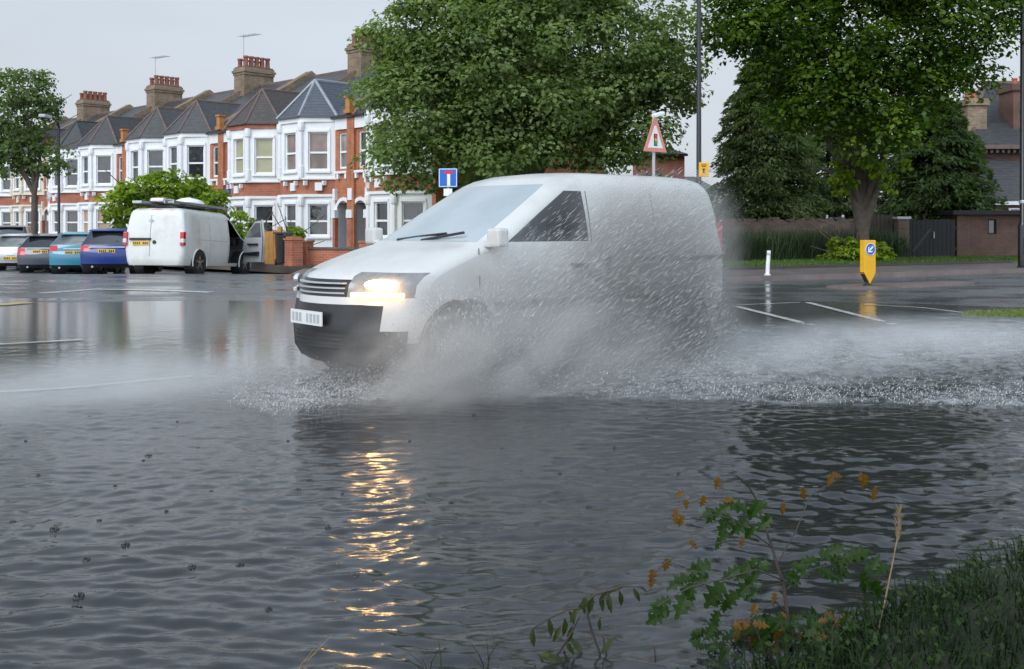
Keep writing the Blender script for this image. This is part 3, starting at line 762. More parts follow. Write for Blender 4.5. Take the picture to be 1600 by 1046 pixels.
def wheel(root, x, y, r, wd, side, rimmat=None):
    t_ = MB(); prof = [(r*.62, -wd/2), (r*.93, -wd/2), (r, -wd/2+.03), (r, wd/2-.03), (r*.93, wd/2), (r*.62, wd/2)]
    n = 26; vs = []; fs = []
    for rr, z in prof:
        for k in range(n):
            a = 2*math.pi*k/n; vs.append((x+rr*math.cos(a), y+z, r+rr*math.sin(a)))
    for i in range(len(prof)-1):
        for k in range(n): fs.append((i*n+k, i*n+(k+1) % n, (i+1)*n+(k+1) % n, (i+1)*n+k))
    t_.add(vs, fs)
    w_ = t_.build('wheel', M['rubber'], root, smooth=50)
    h = MB(); yo = y+side*(wd/2-.015)
    h.cyl((x, yo-side*.05, r), (x, yo-side*.02, r), r*.64, 24); 
    for k in range(5):
        a = 2*math.pi*k/5+.3; h.box((x+math.cos(a)*r*.34, yo, r+math.sin(a)*r*.34), (r*.62, .03, r*.16), M=Matrix.Rotation(-a, 3, 'Y'))
    h.cyl((x, yo-.02, r), (x, yo+.02, r), r*.16, 12); 
    h.build('rim', rimmat or M['rim'], w_, smooth=40)
def arch(root, x, w_, r, side, col=None):
    a = MB(); a.cyl((x, side*(w_-.30), r*.98), (x, side*(w_+.006), r*.98), r*1.20, 28); a.build('wheel_arch', M['black'], root)
    lip = MB(); pts = [(x+math.cos(math.pi*i/14)*r*1.22, side*(w_+.004), r*.98+math.sin(math.pi*i/14)*r*1.22) for i in range(-1, 16)]
    lip.tube(pts, .022, 6); lip.build('arch_lip', col or M['black'], root, smooth=60)
def plate(root, c, wd, h, mat, rz=0, tilt=0, parent=None):
    p = MB(); Mx = Matrix.Rotation(rz, 3, 'Z') @ Matrix.Rotation(tilt, 3, 'Y'); p.box(c, (.012, wd, h), M=Mx); o = p.build('number_plate', mat, root)
    g = MB(); sgn = 1 if c[0] > 1 else -1
    for i, (hh, ww) in enumerate(((.7, .05), (.7, .045), (.7, .05), (.7, .04), (0, 0), (.7, .05), (.7, .05), (.7, .045))):
        if hh: g.box(Vector(c)+Mx @ Vector((sgn*.008, (-.21+.06*i)*wd/.52, 0)), (.004, ww*.75, h*.62), M=Mx)
    g.build('plate_lettering', M['greypaint'] if sgn < 0 else M['black'], o); return o
def vpaint(name, col, rough=.25, coat=.6, dirt=(.2, .19, .17), amt=.25, var=.05, metal=0.0):
    return pm(name, col, rough, var, 1.4, coat=coat, dirt=dirt, dirt_amt=amt, metal=metal)

# ---------------- the van driving through the flood
VW = .875
van = empty('moving_van', VAN_CORNER-VAN_NY*VW, VAN_A, 'white panel van with headlights on ploughing through the flood behind its spray', 'van'); van.scale = (1.075, 1.04, 1.045)
M['lamp_housing'] = pm('lamp_housing', (.20, .20, .20), .3, .2, 12, coat=.5)
PW = vpaint('van_white_paint', (.58, .575, .56), .34, .2, (.30, .29, .265), .6)
keys = [  # z, xf, xr, w, rf, rr, bulge_f, bulge_r
 (.20, .14, 4.18, .80, .30, .12, .10, .02), (.30, .04, 4.28, .84, .34, .14, .14, .03), (.50, .0, 4.33, .870, .36, .14, .17, .04),
 (.70, .02, 4.34, .878, .38, .14, .18, .04), (.86, .05, 4.34, .878, .38, .14, .18, .04), (.93, .11, 4.34, .878, .40, .13, .18, .04), (.99, .26, 4.335, .876, .40, .13, .16, .04),
 (1.05, .46, 4.33, .872, .38, .13, .14, .04), (1.11, .68, 4.325, .868, .34, .13, .12, .04), (1.165, .92, 4.32, .864, .30, .13, .11, .04), (1.20, 1.02, 4.315, .858, .28, .13, .10, .04),
 (1.45, 1.42, 4.29, .815, .26, .13, .10, .04), (1.66, 1.76, 4.26, .765, .26, .14, .10, .04), (1.72, 1.87, 4.245, .742, .27, .16, .09, .04),
 (1.78, 2.00, 4.215, .695, .28, .2, .08, .03), (1.825, 2.16, 4.16, .60, .28, .25, .07, .03), (1.85, 2.4, 4.0, .44, .25, .25, .05, .02), (1.862, 2.8, 3.6, .2, .15, .15, .02, .01), (1.863, 3.1, 3.2, .02, .01, .01, 0, 0)]
zs = [.20, .25, .30, .40, .47, .50, .56, .60, .70, .76, .80, .86, .90, .93, .96, .99, 1.02, 1.05, 1.08, 1.11, 1.14, 1.165, 1.185, 1.20, 1.24, 1.30, 1.38, 1.45, 1.55, 1.63, 1.66, 1.70, 1.72, 1.74, 1.76, 1.78, 1.80, 1.815, 1.825, 1.84, 1.85, 1.857, 1.862, 1.863]
cols = [(.62, .62), (1.12, 1.66), (1.16, 1.72), (2.36, 2.34), (2.44, 2.42), (2.95, 2.95), (3.6, 3.6)]
rules = [
 ('windscreen', 1.20, 1.715, lambda s, d: s[0] == 'F' or (s[0] == 'FC' and s[1] < 2), M['glass_car']),
 ('side_window', 1.20, 1.665, lambda s, d: s == ('S', 3), 'sided', M['glass_car']),
 ('headlight_housing', .765, .955, lambda s, d: (s[0] == 'FC' and s[1] < 4) or s == ('F', 4), 'sided', M['lamp_housing']),
 ('grille', .76, .90, lambda s, d: s[0] == 'F' and s[1] < 4, M['black']),
 ('bumper', .20, .70, lambda s, d: s[0] == 'F' or (s[0] == 'FC' and s[1] < 2), M['black']), ('corner_bumper', .20, .52, lambda s, d: s[0] == 'FC' and s[1] < 4, M['black']), ('lower_bumper', .20, .36, lambda s, d: s[0] in ('F', 'FC'), M['black']),
 ('rear_bumper', .20, .56, lambda s, d: s[0] in ('R', 'RC'), M['black']),
 ('rear_window', 1.22, 1.62, lambda s, d: s[0] == 'R' and s[1] < 3, M['glass_car']),
 ('sill', .20, .30, lambda s, d: s[0] == 'S', M['black'])]
made, prof = vehicle_body(van, keys, zs, cols, 1.20, 1.66, rules, PW)
# coated windscreen, its pale sky reflection put into the base colour
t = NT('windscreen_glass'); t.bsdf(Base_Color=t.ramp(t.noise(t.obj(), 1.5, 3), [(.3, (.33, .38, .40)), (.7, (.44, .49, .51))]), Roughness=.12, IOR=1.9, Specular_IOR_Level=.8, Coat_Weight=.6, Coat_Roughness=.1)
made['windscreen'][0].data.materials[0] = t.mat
for sd in (1, -1):
    for x in (.92, 3.58): arch(van, x, .874, .33, sd, M['black']); wheel(van, x, sd*.80, .33, .19, sd)
    st = MB(); st.box((2.25, sd*.884, .66), (2.0, .018, .075)); st.build('rub_strip', M['black'], van, bevel=.006)
    dr = MB(); dr.box((3.55, sd*.880, 1.02), (1.35, .016, .045)); dr.build('door_rail', M['black'], van, bevel=.005)
    hd = MB(); hd.box((2.22, sd*.885, .98), (.20, .03, .045)); hd.build('door_handle', M['black'], van, bevel=.01)
    hd = MB(); hd.box((2.58, sd*.885, .98), (.06, .03, .16)); hd.build('door_handle', M['black'], van, bevel=.01)
    for x in (1.10, 2.39, 3.25):
        g = MB(); zz = [.32, .6, .9, 1.15] if x < 2 else [.32, .6, .9, 1.2, 1.45, 1.66]
        pts = [(x+(.0 if z > .5 else .02), sd*(prof(z)+.001), z) for z in zz]
        for a, b in zip(pts, pts[1:]): g.quad((a[0]-.005, a[1], a[2]), (a[0]+.005, a[1], a[2]), (b[0]+.005, b[1], b[2]), (b[0]-.005, b[1], b[2]))
        g.build('door_gap', M['black'], van)
    mr = MB(); mr.box((1.22, sd*.965, 1.24), (.11, .17, .16)); mr.box((1.2, sd*.875, 1.18), (.06, .1, .05)); mr.build('wing_mirror', PW, van, bevel=.03)
    tl = MB(); tl.box((4.22, sd*.80, 1.12), (.10, .07, .5)); tl.build('tail_light', M['redlens'], van, bevel=.015)
    # lamps: a round dipped beam and a low bright strip, both lit
    lp = MB(); lp.lathe([(.085, 0), (.085, .03), (.05, .05), (.0, .055)], (0, 0, 0), 16)
    M['lamp'] = M.get('lamp') or emis('dipped_beam', (1.0, .60, .25), 30)
    M['lamp2'] = M.get('lamp2') or emis('side_lamp', (1.0, .56, .22), 11)
    dirn = Matrix.Rotation(R(38)*-sd, 3, 'Z') @ Vector((-1, 0, 0)); e1 = Vector((0, 0, 1)); e2 = dirn.cross(e1)
    cpos = Vector((.268 if sd < 0 else .30, sd*.70, .868))
    hl = MB(); hl.v = [tuple(cpos+e1*q[0]*.52+e2*q[1]*1.55+dirn*q[2]) for q in lp.v]; hl.f = lp.f; hl.m = lp.m
    hl.build('headlight', M['lamp'] if sd < 0 else M['clearlens'], van, smooth=60)
    hs_ = MB(); hs_.box((.252, sd*.665, .785), (.03, .46, .035), M=Matrix.Rotation(R(-32)*sd, 3, 'Z')); hs_.build('side_lamp', M['lamp2'] if sd < 0 else M['clearlens'], van, bevel=.008)
plate(van, (-.012, 0, .58), .52, .115, M['plate_w'])
def nose_strip(y0, y1, z0, z1, x0, bulge, out, n=12):      # strip that follows the curve of the nose
    m_ = MB(); ys_ = [y0+(y1-y0)*k/n for k in range(n+1)]; fx = lambda y: x0+bulge*min(1, abs(y)/.5)**2
    vs = []
    for y in ys_: vs += [(fx(y)-out, y, z0), (fx(y)-out, y, z1), (fx(y)+.03, y, z1), (fx(y)+.03, y, z0)]
    fs = [(0, 1, 2, 3), tuple(4*n+k for k in (3, 2, 1, 0))]
    for k in range(n):
        for q in range(4): fs.append((4*k+q, 4*k+(q+1) % 4, 4*k+4+(q+1) % 4, 4*k+4+q))
    m_.add(vs, fs); return m_
io = nose_strip(-.40, .40, .345, .475, .02, .16, .012).build('air_intake', M['rubber'], van)
for z in (.375, .41, .445): nose_strip(-.39, .39, z-.005, z+.005, .02, .16, .020).build('intake_bar', M['black'], io)
for sd in (1, -1):
    it = MB(); it.cyl((.30, sd*.60, .43), (.222, sd*.57, .43), .048, 16); it.build('fog_lamp', M['greypaint'], van, smooth=40)
for z in (.79, .83, .87): nose_strip(-.36, .36, z-.006, z+.006, .04, .18, .016).build('grille_bar', M['greypaint'], van)
wp = MB(); wp.tube([(1.06, .30, 1.21), (1.10, -.05, 1.245), (1.14, -.35, 1.27)], .013, 5); wp.tube([(1.05, -.1, 1.21), (1.09, -.4, 1.25), (1.16, -.58, 1.28)], .013, 5); wp.build('wiper', M['black'], van)

# ---------------- the parked white van with its door open
pvd = Vector((-.19, -.982, 0)).normalized(); pv_a = math.atan2(pvd.y, pvd.x)
pvc = Vector((gx(238, 29.6), 29.6, 0))
GPK = .055
def road_at(p_): return float(road_z(p_.x, p_.y))
pvr = pvc-pvd*.9; pvf = pvc-pvd*3.9; PITCHV = (road_at(pvr)-road_at(pvf))/3.0
pv = empty('parked_van', pvc-pvd*4.9+Vector((0, 0, road_at(pvf)-PITCHV*1.0)), pv_a, 'dirty white panel van parked with its cab door open and a laden roof rack', 'van')
PW2 = vpaint('parked_van_paint', (.66, .66, .63), .35, .4, (.30, .28, .24), .55)
keys = [(.26, .12, 4.86, .86, .30, .16, .08, .02), (.36, .02, 4.90, .90, .32, .16, .12, .03), (.60, .0, 4.90, .94, .34, .14, .14, .03), (.85, .05, 4.89, .95, .34, .12, .14, .03),
 (1.02, .30, 4.885, .95, .30, .11, .14, .03), (1.14, .75, 4.88, .945, .28, .11, .12, .03), (1.20, .92, 4.875, .94, .26, .11, .10, .03), (1.60, 1.42, 4.83, .88, .24, .11, .09, .03),
 (1.78, 1.68, 4.80, .845, .22, .11, .08, .03), (1.86, 1.82, 4.77, .81, .22, .13, .07, .03), (1.92, 1.98, 4.70, .72, .2, .15, .06, .02), (1.945, 2.2, 4.5, .5, .2, .15, .03, .01), (1.95, 3.0, 3.8, .1, .08, .08, 0, 0)]
zs = [.26, .36, .46, .50, .60, .72, .80, .85, .95, 1.02, 1.08, 1.14, 1.20, 1.3, 1.45, 1.6, 1.72, 1.78, 1.82, 1.86, 1.89, 1.92, 1.945, 1.95]
cols = [(.95, 1.35), (1.02, 1.66), (2.02, 2.02), (2.1, 2.1), (3.3, 3.3), (4.0, 4.0)]
rules = [('windscreen', 1.2, 1.79, lambda s, d: s[0] == 'F' or (s[0] == 'FC' and s[1] < 2), M['glass_car']),
 ('doorway', .36, 1.74, lambda s, d: s == ('S', 2) and d > 0, None),
 ('side_window', 1.2, 1.72, lambda s, d: s == ('S', 2), M['glass_car']),
 ('rear_bumper', .26, .50, lambda s, d: s[0] in ('R', 'RC'), PW2)]
made, prof = vehicle_body(pv, keys, zs, cols, 1.2, 1.78, rules, PW2)
pv.rotation_euler = (0, -math.atan(PITCHV), pv_a)
# cab interior seen through the doorway
ci = MB(); ci.box2((1.0, -.78, .37), (2.3, .8, .40)); ci.box2((2.24, -.78, .4), (2.3, .8, 1.75)); ci.build('cab_lining', M['black'], pv)
for y in (-.42, .42):
    se = MB(); se.box((1.75, y, .72), (.52, .5, .14)); se.box((2.02, y, 1.08), (.14, .48, .68), M=Matrix.Rotation(R(10), 3, 'Y')); se.box((2.09, y, 1.50), (.1, .26, .18)); se.build('seat', M['wood_dark'], pv, bevel=.04)
db = MB(); db.box((1.1, 0, 1.05), (.35, 1.5, .25)); db.build('dashboard', M['black'], pv, bevel=.05)
# the open door: hinged at its front edge on the pavement side, swung out
dh = Vector((1.02, .93, .38)); dm = Matrix.Rotation(R(66), 4, 'Z')
def dpt(u, q, z): return tuple((Matrix.Rotation(R(62), 3, 'Z') @ Vector((u, q, 0)))+Vector((dh.x, dh.y, z)))
outl = [(.0, .40), (1.0, .40), (1.03, .9), (1.02, 1.25), (.92, 1.76), (.62, 1.74), (.34, 1.50), (.06, 1.2), (-.02, .9)]
win = [(.14, 1.20), (.94, 1.20), (.86, 1.66), (.62, 1.66), (.36, 1.44)]
mb = MB(); n = len(outl)
mb.poly([dpt(u, .075, z) for u, z in outl]); 
for i in range(n):
    a, b = outl[i], outl[(i+1) % n]; mb.quad(dpt(a[0], .0, a[1]), dpt(b[0], .0, b[1]), dpt(b[0], .075, b[1]), dpt(a[0], .075, a[1]))
do = mb.build('open_door', PW2, pv)
mb = MB(); mb.poly([dpt(u*.94+.03, -.004, z*.97+.02) for u, z in outl if True]); mb.build('door_trim', M['greypaint'], do)
mb = MB(); mb.poly([dpt(u, -.012, z) for u, z in win]); mb.build('door_glass', M['glass_light'], do)
mb = MB(); mb.extrude([dpt(u, -.004, z) for u, z in ((.12, .62), (.86, .62), (.86, .74), (.12, .70))], Vector(dpt(0, -.10, 0))-Vector(dpt(0, -.004, 0))); mb.extrude([dpt(u, -.004, z) for u, z in ((.3, .95), (.8, .95), (.8, 1.0), (.3, 1.0))], Vector(dpt(0, -.07, 0))-Vector(dpt(0, -.004, 0))); mb.build('door_pocket', M['black'], do)
for sd in (1, -1):
    for x in (.92, 3.92): arch(pv, x, .947, .345, sd, PW2); wheel(pv, x, sd*.86, .345, .21, sd)
    tl = MB(); tl.box((4.84, sd*.90, 1.03), (.14, .12, .40)); o = tl.build('tail_light', M['redlens'], pv, bevel=.02)
    tl = MB(); tl.box((4.86, sd*.905, .97), (.125, .122, .12)); tl.build('reversing_lens', M['clearlens'], o, bevel=.02)
    g = MB(); g.box((3.0, sd*.949, 1.03), (2.0, .012, .022)); g.build('door_rail', M['greypaint'], pv)
    for x in (2.08, 3.28):
        g = MB(); pts = [(x, sd*(prof(z)+.002), z) for z in (.38, .6, .85, 1.14, 1.45, 1.74)]
        for a, b in zip(pts, pts[1:]): g.quad((a[0]-.006, a[1], a[2]), (a[0]+.006, a[1], a[2]), (b[0]+.006, b[1], b[2]), (b[0]-.006, b[1], b[2]))
        g.build('door_gap', M['black'], pv)
g = MB()
for a, b in ((.52, 1.14), (1.14, 1.6), (1.6, 1.82)): 
    xa, xb = [float(np.interp(z, [k_[0] for k_ in keys], [k_[2] for k_ in keys]))+.003 for z in (a, b)]
    g.quad((xa, -.12, a), (xa, -.108, a), (xb, -.108, b), (xb, -.12, b))
g.build('door_gap', M['black'], pv)
tr = MB(); tr.box((4.90, -.42, 1.02), (.04, .68, .07)); tr.build('door_handle', M['black'], pv, bevel=.01)
plate(pv, (4.90, -.40, .90), .52, .115, M['plate_y'])
lb = MB(); lb.cyl((4.89, .03, .93), (4.91, .03, .93), .055, 14); lb.build('door_lock', M['black'], pv)
lb = MB(); lb.box((4.83, -.1, 1.55), (.02, .16, .05)); lb.cyl((4.82, -.1, 1.55), (4.85, -.1, 1.55), .05, 12); lb.build('badge', M['greypaint'], pv)
bl = MB(); bl.box((4.74, 0, 1.87), (.03, .34, .04)); bl.build('brake_light', M['redlens'], pv, bevel=.008)
rk = MB()
for x in (2.5, 3.3, 4.5):
    rk.tube([(x, -.74, 1.93), (x, -.74, 2.03), (x, .74, 2.03), (x, .74, 1.93)], .02, 6)
rk.tube([(2.2, -.74, 2.04), (4.75, -.74, 2.04)], .022, 6); rk.tube([(2.2, .74, 2.04), (4.75, .74, 2.04)], .022, 6)
rk.build('roof_rack', M['black'], pv)
def on_van(name, label, cat, xyz):
    rm = Euler((0, -math.atan(PITCHV), pv_a)).to_matrix(); o = empty(name, pv.location+rm @ Vector(xyz), pv_a, label, cat); o.rotation_euler = pv.rotation_euler; return o
ld = on_van('ladder', 'grey aluminium ladder lying along the parked van roof rack', 'ladder', (0, 0, 2.06))
for y in (.38, .66):
    q = MB(); q.box((3.35, y, .03), (3.3, .035, .08)); q.build('stile', M['steel'], ld)
for i in range(11):
    q = MB(); q.cyl((1.85+.3*i, .38, .03), (1.85+.3*i, .66, .03), .016, 8); q.build('rung', M['steel'], ld)
pt_ = on_van('plank_bundle', 'dark bundle of boards and pipes strapped on the van roof rack', 'boards', (0, 0, 2.06))
for i, (y, z, wd, hh, ln, x0, mt) in enumerate(((-.05, .03, .18, .05, 3.0, 1.9, 'wood_dark'), (.15, .03, .17, .05, 2.9, 1.9, 'black'), (-.55, .04, .3, .07, 2.6, 2.3, 'steel'))):
    q = MB(); q.box((x0+ln/2, y, z), (ln, wd, hh)); q.build('board', M[mt], pt_, bevel=.008)
q = MB(); q.tube([(1.7, .26, .06), (4.7, .26, .06)], .045, 8); q.build('pipe', M['black'], pt_)
sk = on_van('dust_sheet', 'crumpled white dust sheet bundle on the van roof rack', 'sheet', (2.75, -.05, 2.10))
V_ = []; bm = bmesh.new(); bmesh.ops.create_icosphere(bm, subdivisions=3, radius=1)
for v in bm.verts:
    k_ = 1+.22*float(perlin(v.co.x*2.2+3, v.co.y*2.2+v.co.z*1.7)); v.co = Vector((v.co.x*.42*k_, v.co.y*.42*k_, max(-.02, (v.co.z*.17+.10)*k_)))
me = bpy.data.meshes.new('sheet'); bm.to_mesh(me); bm.free(); me.materials.append(M['white']); me.polygons.foreach_set('use_smooth', [True]*len(me.polygons))
o = bpy.data.objects.new('cloth', me); COL.objects.link(o); o.parent = sk
sk2 = on_van('paint_sack', 'pale red and grey sack behind the ladder on the van roof', 'sack', (4.0, -.25, 2.11))
q = MB(); q.box((0, 0, .07), (.7, .45, .16)); q.build('bag', M['clearlens'], sk2, bevel=.06); q = MB(); q.box((.1, 0, .155), (.18, .46, .012)); q.build('stripe', M['signpink'], sk2)

# ---------------- parked cars, tails towards the main road
def hatchback(name, label, px, d, paint, spec):
    ax = Vector((.10+spec.get('tw', 0), -.99, 0)).normalized(); a = math.atan2(ax.y, ax.x)
    c = Vector((gx(px, d), d, 0)); Ln, H, wd = spec['L'], spec['H'], spec['w']/2
    zb = spec.get('zb', .92); tz = spec.get('tail_in', .42)
    r = empty(name, c-ax*Ln+Vector((0, 0, road_at(c)-.02)), a, label, 'car', 'cars parked in echelon in the side street')
    zt = H-.10
    keys = [(.22, .12, Ln-.14, wd-.07, .3, .14, .1, .05), (.34, .02, Ln-.03, wd-.02, .34, .2, .14, .08), (.55, .0, Ln, wd, .36, .22, .16, .10), (.68, .05, Ln-.01, wd, .36, .2, .16, .10), (.80, .35, Ln-.06, wd-.005, .32, .18, .14, .09),
            (zb, 1.0, Ln-.10, wd-.02, .28, .16, .1, .08), (zb+.02, 1.04, Ln-.11, wd-.03, .28, .16, .1, .08), ((zb+zt)/2, 1.55, Ln-.10-tz*.5, wd-.12, .25, .16, .09, .08), (zt, 1.95, Ln-.10-tz, wd-.20, .24, .16, .08, .08),
            (H-.04, 2.1, Ln-.12-tz, wd-.27, .22, .16, .06, .05), (H-.01, 2.3, Ln-.3-tz, wd-.42, .2, .16, .04, .04), (H, 2.7, Ln-.8-tz, .06, .04, .04, 0, 0)]
    zs = sorted({.22, .28, .34, .45, .55, .62, .68, .74, .80, .86, zb, zb+.02, zb+.12, (zb+zt)/2, zt-.08, zt, zt+.03, H-.04, H-.02, H-.01, H})
    cols = [(1.1, 1.75), (1.2, 1.85), (2.2, 2.2), (2.28, 2.28), (Ln-.85, Ln-.95-tz*.6), (Ln-.55, Ln-.62-tz)]
    rules = [('windscreen', zb+.02, zt, lambda s, d_: s[0] == 'F' or (s[0] == 'FC' and s[1] < 2), M['glass_car']),
      ('rear_window', zb+.02, zt, lambda s, d_: s[0] == 'R' or (s[0] == 'RC' and s[1] > 2), spec.get('rglass', M['glass_car'])),
      ('side_window', zb+.02, zt-.02, lambda s, d_: s in (('S', 2), ('S', 4)), 'sided', M['glass_car']),
      ('tail_light', spec['tl'][0], spec['tl'][1], lambda s, d_: (s[0] == 'RC') or s == ('R', 3), 'sided', M['redlens']),
      ('lower_bumper', .22, spec.get('lb', .36), lambda s, d_: s[0] in ('R', 'RC', 'F', 'FC', 'S'), M['black'])]
    made, prof = vehicle_body(r, keys, zs, cols, zb, zt, rules, paint)
    for sd in (1, -1):
        for x in (.85, Ln-.80): arch(r, x, wd-.012, .31, sd, paint); wheel(r, x, sd*(wd-.09), .31, .19, sd)
    xp = float(np.interp(spec['pz'], [k[0] for k in keys], [k[2] for k in keys]))
    plate(r, (xp+.006, 0, spec['pz']), .52, .115, M['plate_y'])
    b = MB(); zc = spec['pz']+.12; xc = float(np.interp(zc, [k[0] for k in keys], [k[2] for k in keys])); b.box((xc+.008, 0, zc), (.03, spec.get('cw', 1.0), .03)); b.build('boot_strip', M['chrome'], r, bevel=.008)
    sp = MB(); xs_ = Ln-.08-tz; sp.box((xs_, 0, zt+.03), (.24, (wd-.26)*2, .03), M=Matrix.Rotation(R(8), 3, 'Y')); sp.build('roof_spoiler', spec.get('spoil', paint), r, bevel=.01)
    rv = MB(); 
    xw = float(np.interp(zb+.1, [k[0] for k in keys], [k[2] for k in keys])); rv.tube([(xw+.01, 0, zb+.05), (xw-.04, .32, zb+.14)], .012, 5); rv.build('rear_wiper', M['black'], r)
    ex = MB(); ex.cyl((Ln-.3, -.45, .25), (Ln-.08, -.45, .25), .035, 10); ex.build('exhaust', M['steel'], r)
    return r
blue = vpaint('blue_paint', (.002, .030, .20), .25, .25, amt=.08); teal = vpaint('teal_paint', (.02, .22, .34), .22, .8, amt=.12)
dark = vpaint('dark_grey_paint', (.045, .055, .085), .2, .9, amt=.15); silver = vpaint('silver_paint', (.50, .52, .54), .28, .7, amt=.15, metal=.4); blackp = vpaint('black_paint', (.012, .013, .016), .18, .9, amt=.1)
hatchback('parked_car', 'royal blue hatchback parked next to the white van', 166, 32.0, blue, dict(L=4.2, H=1.46, w=1.76, tl=(.74, .92), pz=.74, tail_in=.34, cw=1.1))
hatchback('parked_car', 'turquoise hatchback between the royal blue car and the dark grey one', 113, 34.4, teal, dict(L=3.9, H=1.46, w=1.70, tl=(.80, 1.0), pz=.76, zb=1.0, tail_in=.48, cw=.6, rglass=M['glass_light']))
hatchback('parked_car', 'dark grey hatchback between turquoise and silver cars', 62, 36.4, dark, dict(L=4.2, H=1.44, w=1.76, tl=(.66, .92), pz=.80, tail_in=.50, cw=1.0))
hatchback('parked_car', 'silver hatchback with low yellow plate at the end of the echelon', 16, 38.8, silver, dict(L=4.1, H=1.45, w=1.74, tl=(.80, .92), pz=.52, tail_in=.5, cw=.3, rglass=M['glass_light']))
hatchback('parked_car', 'black tall car whose roof shows above the silver hatchback', 10, 46.5, blackp, dict(L=4.4, H=1.78, w=1.84, tl=(.80, 1.0), pz=.8, tail_in=.3, tw=.2))
# ------------------------------------------------------------------ street furniture
def lamp_post(name, px, d, h, r0, r1, label, mat, plate_=False, z=.15, collar=True):
    r = empty(name, Vector((gx(px, d), d, z)), 0, label, 'lamp post')
    b = MB(); b.lathe([(r0*1.9, 0), (r0*1.9, .04), (r0*1.55, .06), (r0*1.5, 1.25), (r0*1.15, 1.34), (r0, 1.36), (r1, h)], (0, 0, 0), 16); b.build('post', mat, r, smooth=35)
    a = MB(); a.tube([(0, 0, h-.1), (0, -.1, h+.12), (0, -.5, h+.24), (0, -.9, h+.26)], r1*.8, 8); a.build('bracket_arm', mat, r, smooth=60)
    l = MB(); l.box((0, -1.15, h+.25), (.26, .62, .12)); l.build('lantern', M['greypaint'], r, bevel=.03)
    dd = MB(); dd.box((0, -r0*1.5-.002, .65), (.10, .012, .5)); dd.build('access_door', mat, r)
    if collar:
        c = MB(); c.lathe([(r0*1.2, 1.9), (r0*1.25, 1.92), (r0*1.25, 1.98), (r0*1.2, 2.0)], (0, 0, 0), 14); c.build('collar', M['steel'], r)
    if plate_:
        p = MB(); p.box((.10, -r0-.03, plate_), (.235, .02, .34)); po = p.build('warning_plate', M['yellow'], r, bevel=.01)
        g = MB()
        for i, (w_, hh, zz) in enumerate(((.13, .018, .11), (.10, .018, .075), (.05, .035, .01), (.028, .06, -.03), (.045, .02, -.075))): g.box((.095, -r0-.0415, plate_+zz), (w_, .004, hh))
        g.build('plate_mark', M['black'], po)
    return r
lamp_post('lamp_post', 92, 40.0, 5.6, .055, .045, 'thin black lamp post between the slim street tree and white van', M['blackpaint'], z=-.3, collar=False)
lamp_post('lamp_post', 1092, 24.0, 9.0, .062, .045, 'tall black lamp post with a yellow plate behind the moving van', M['blackpaint'], plate_=2.56)
lamp_post('lamp_post', 1598, 30.2, 9.0, .085, .06, 'thick black lamp post before the brown brick outbuilding', M['blackpaint'])

def pole_sign(name, px, d, ztop, label, pr=.036, pm_='greypaint'):
    r = empty(name, Vector((gx(px, d), d, .16)), 0, label, 'road sign')
    p = MB(); p.cyl((0, .05, 0), (0, .05, ztop-.16), pr, 12); p.build('post', M[pm_], r, smooth=40); return r
# no through road sign
s1 = pole_sign('no_through_road_sign', 700, 28.2, 2.98, 'square blue no through road sign on a post by the maple')
zc = 2.72-.16; S = .52
s1.rotation_euler = (0, 0, R(-6))
b = MB(); b.box((0, 0, zc), (S, .02, S)); bo = b.build('sign_plate', M['signblue'], s1, bevel=.004)
q = MB()
for cx, cz, sx, sz in ((0, S/2-.02, S-.03, .018), (0, -S/2+.02, S-.03, .018), (S/2-.02, 0, .018, S-.06), (-S/2+.02, 0, .018, S-.06)): q.box((cx, -.013, zc+cz), (sx, .006, sz))
q.build('white_border', M['signwhite'], bo)
q = MB(); q.box((.02, -.013, zc-.055), (.085, .006, .33)); q.build('white_stem', M['signwhite'], bo)
q = MB(); q.box((.02, -.0135, zc+.145), (.24, .007, .085)); q.build('red_bar', M['signred'], bo)
q = MB(); q.box((.0, 0, zc-.40), (.24, .02, .20)); q.build('lower_plate', M['signwhite'], s1, bevel=.004)
# traffic signals ahead sign
s2 = pole_sign('traffic_signals_sign', 1024, 23.0, 3.93, 'white triangular traffic signals ahead sign with a faded red edge and a lamp on top')
s2['label'] = 'faded red triangle sign showing traffic lights on a grey post'
s2.rotation_euler = (0, 0, R(38))
def tri(hh, wd, zb_): return [(-wd/2, zb_), (wd/2, zb_), (wd*.05, zb_+hh), (-wd*.05, zb_+hh)]
def tri_obj(nm, hh, wd, zb_, y, mat, par):
    q = MB(); q.extrude([(x, y, z) for x, z in tri(hh, wd, zb_)], (0, .014, 0)); return q.build(nm, mat, par)
zb_ = 3.06-.16
to = tri_obj('sign_plate', .77, .74, zb_, 0, M['signpink'], s2)
tri_obj('white_field', .50, .48, zb_+.085, -.006, M['signwhite'], to)
q = MB(); q.box((0, -.010, zb_+.27), (.105, .006, .27)); sg = q.build('signal_symbol', M['black'], to)
for zz, mt in ((.35, 'signred'), (.27, 'signamber'), (.19, 'signgreen')):
    q = MB(); q.cyl((0, -.0185, zb_+zz), (0, -.013, zb_+zz), .042, 14); q.build('signal_disc', M[mt], sg)
q = MB(); q.cyl((0, .05, 3.93-.16), (0, .05, 3.98-.16), .05, 12); q.build('post_cap', M['steel'], s2)
q = MB(); q.tube([(0, .05, 3.86-.16), (-.06, -.10, 3.9-.16), (-.12, -.22, 3.88-.16)], .016, 6); q.build('lamp_arm', M['steel'], s2)
q = MB(); q.box((-.2, -.28, 3.86-.16), (.30, .14, .09), M=Matrix.Rotation(R(-14), 3, 'Y')); q.build('sign_lamp', M['signwhite'], s2, bevel=.025)
q = MB(); q.box((-.09, .05, 1.55), (.16, .14, .34)); q.build('control_box', M['signwhite'], s2, bevel=.01)

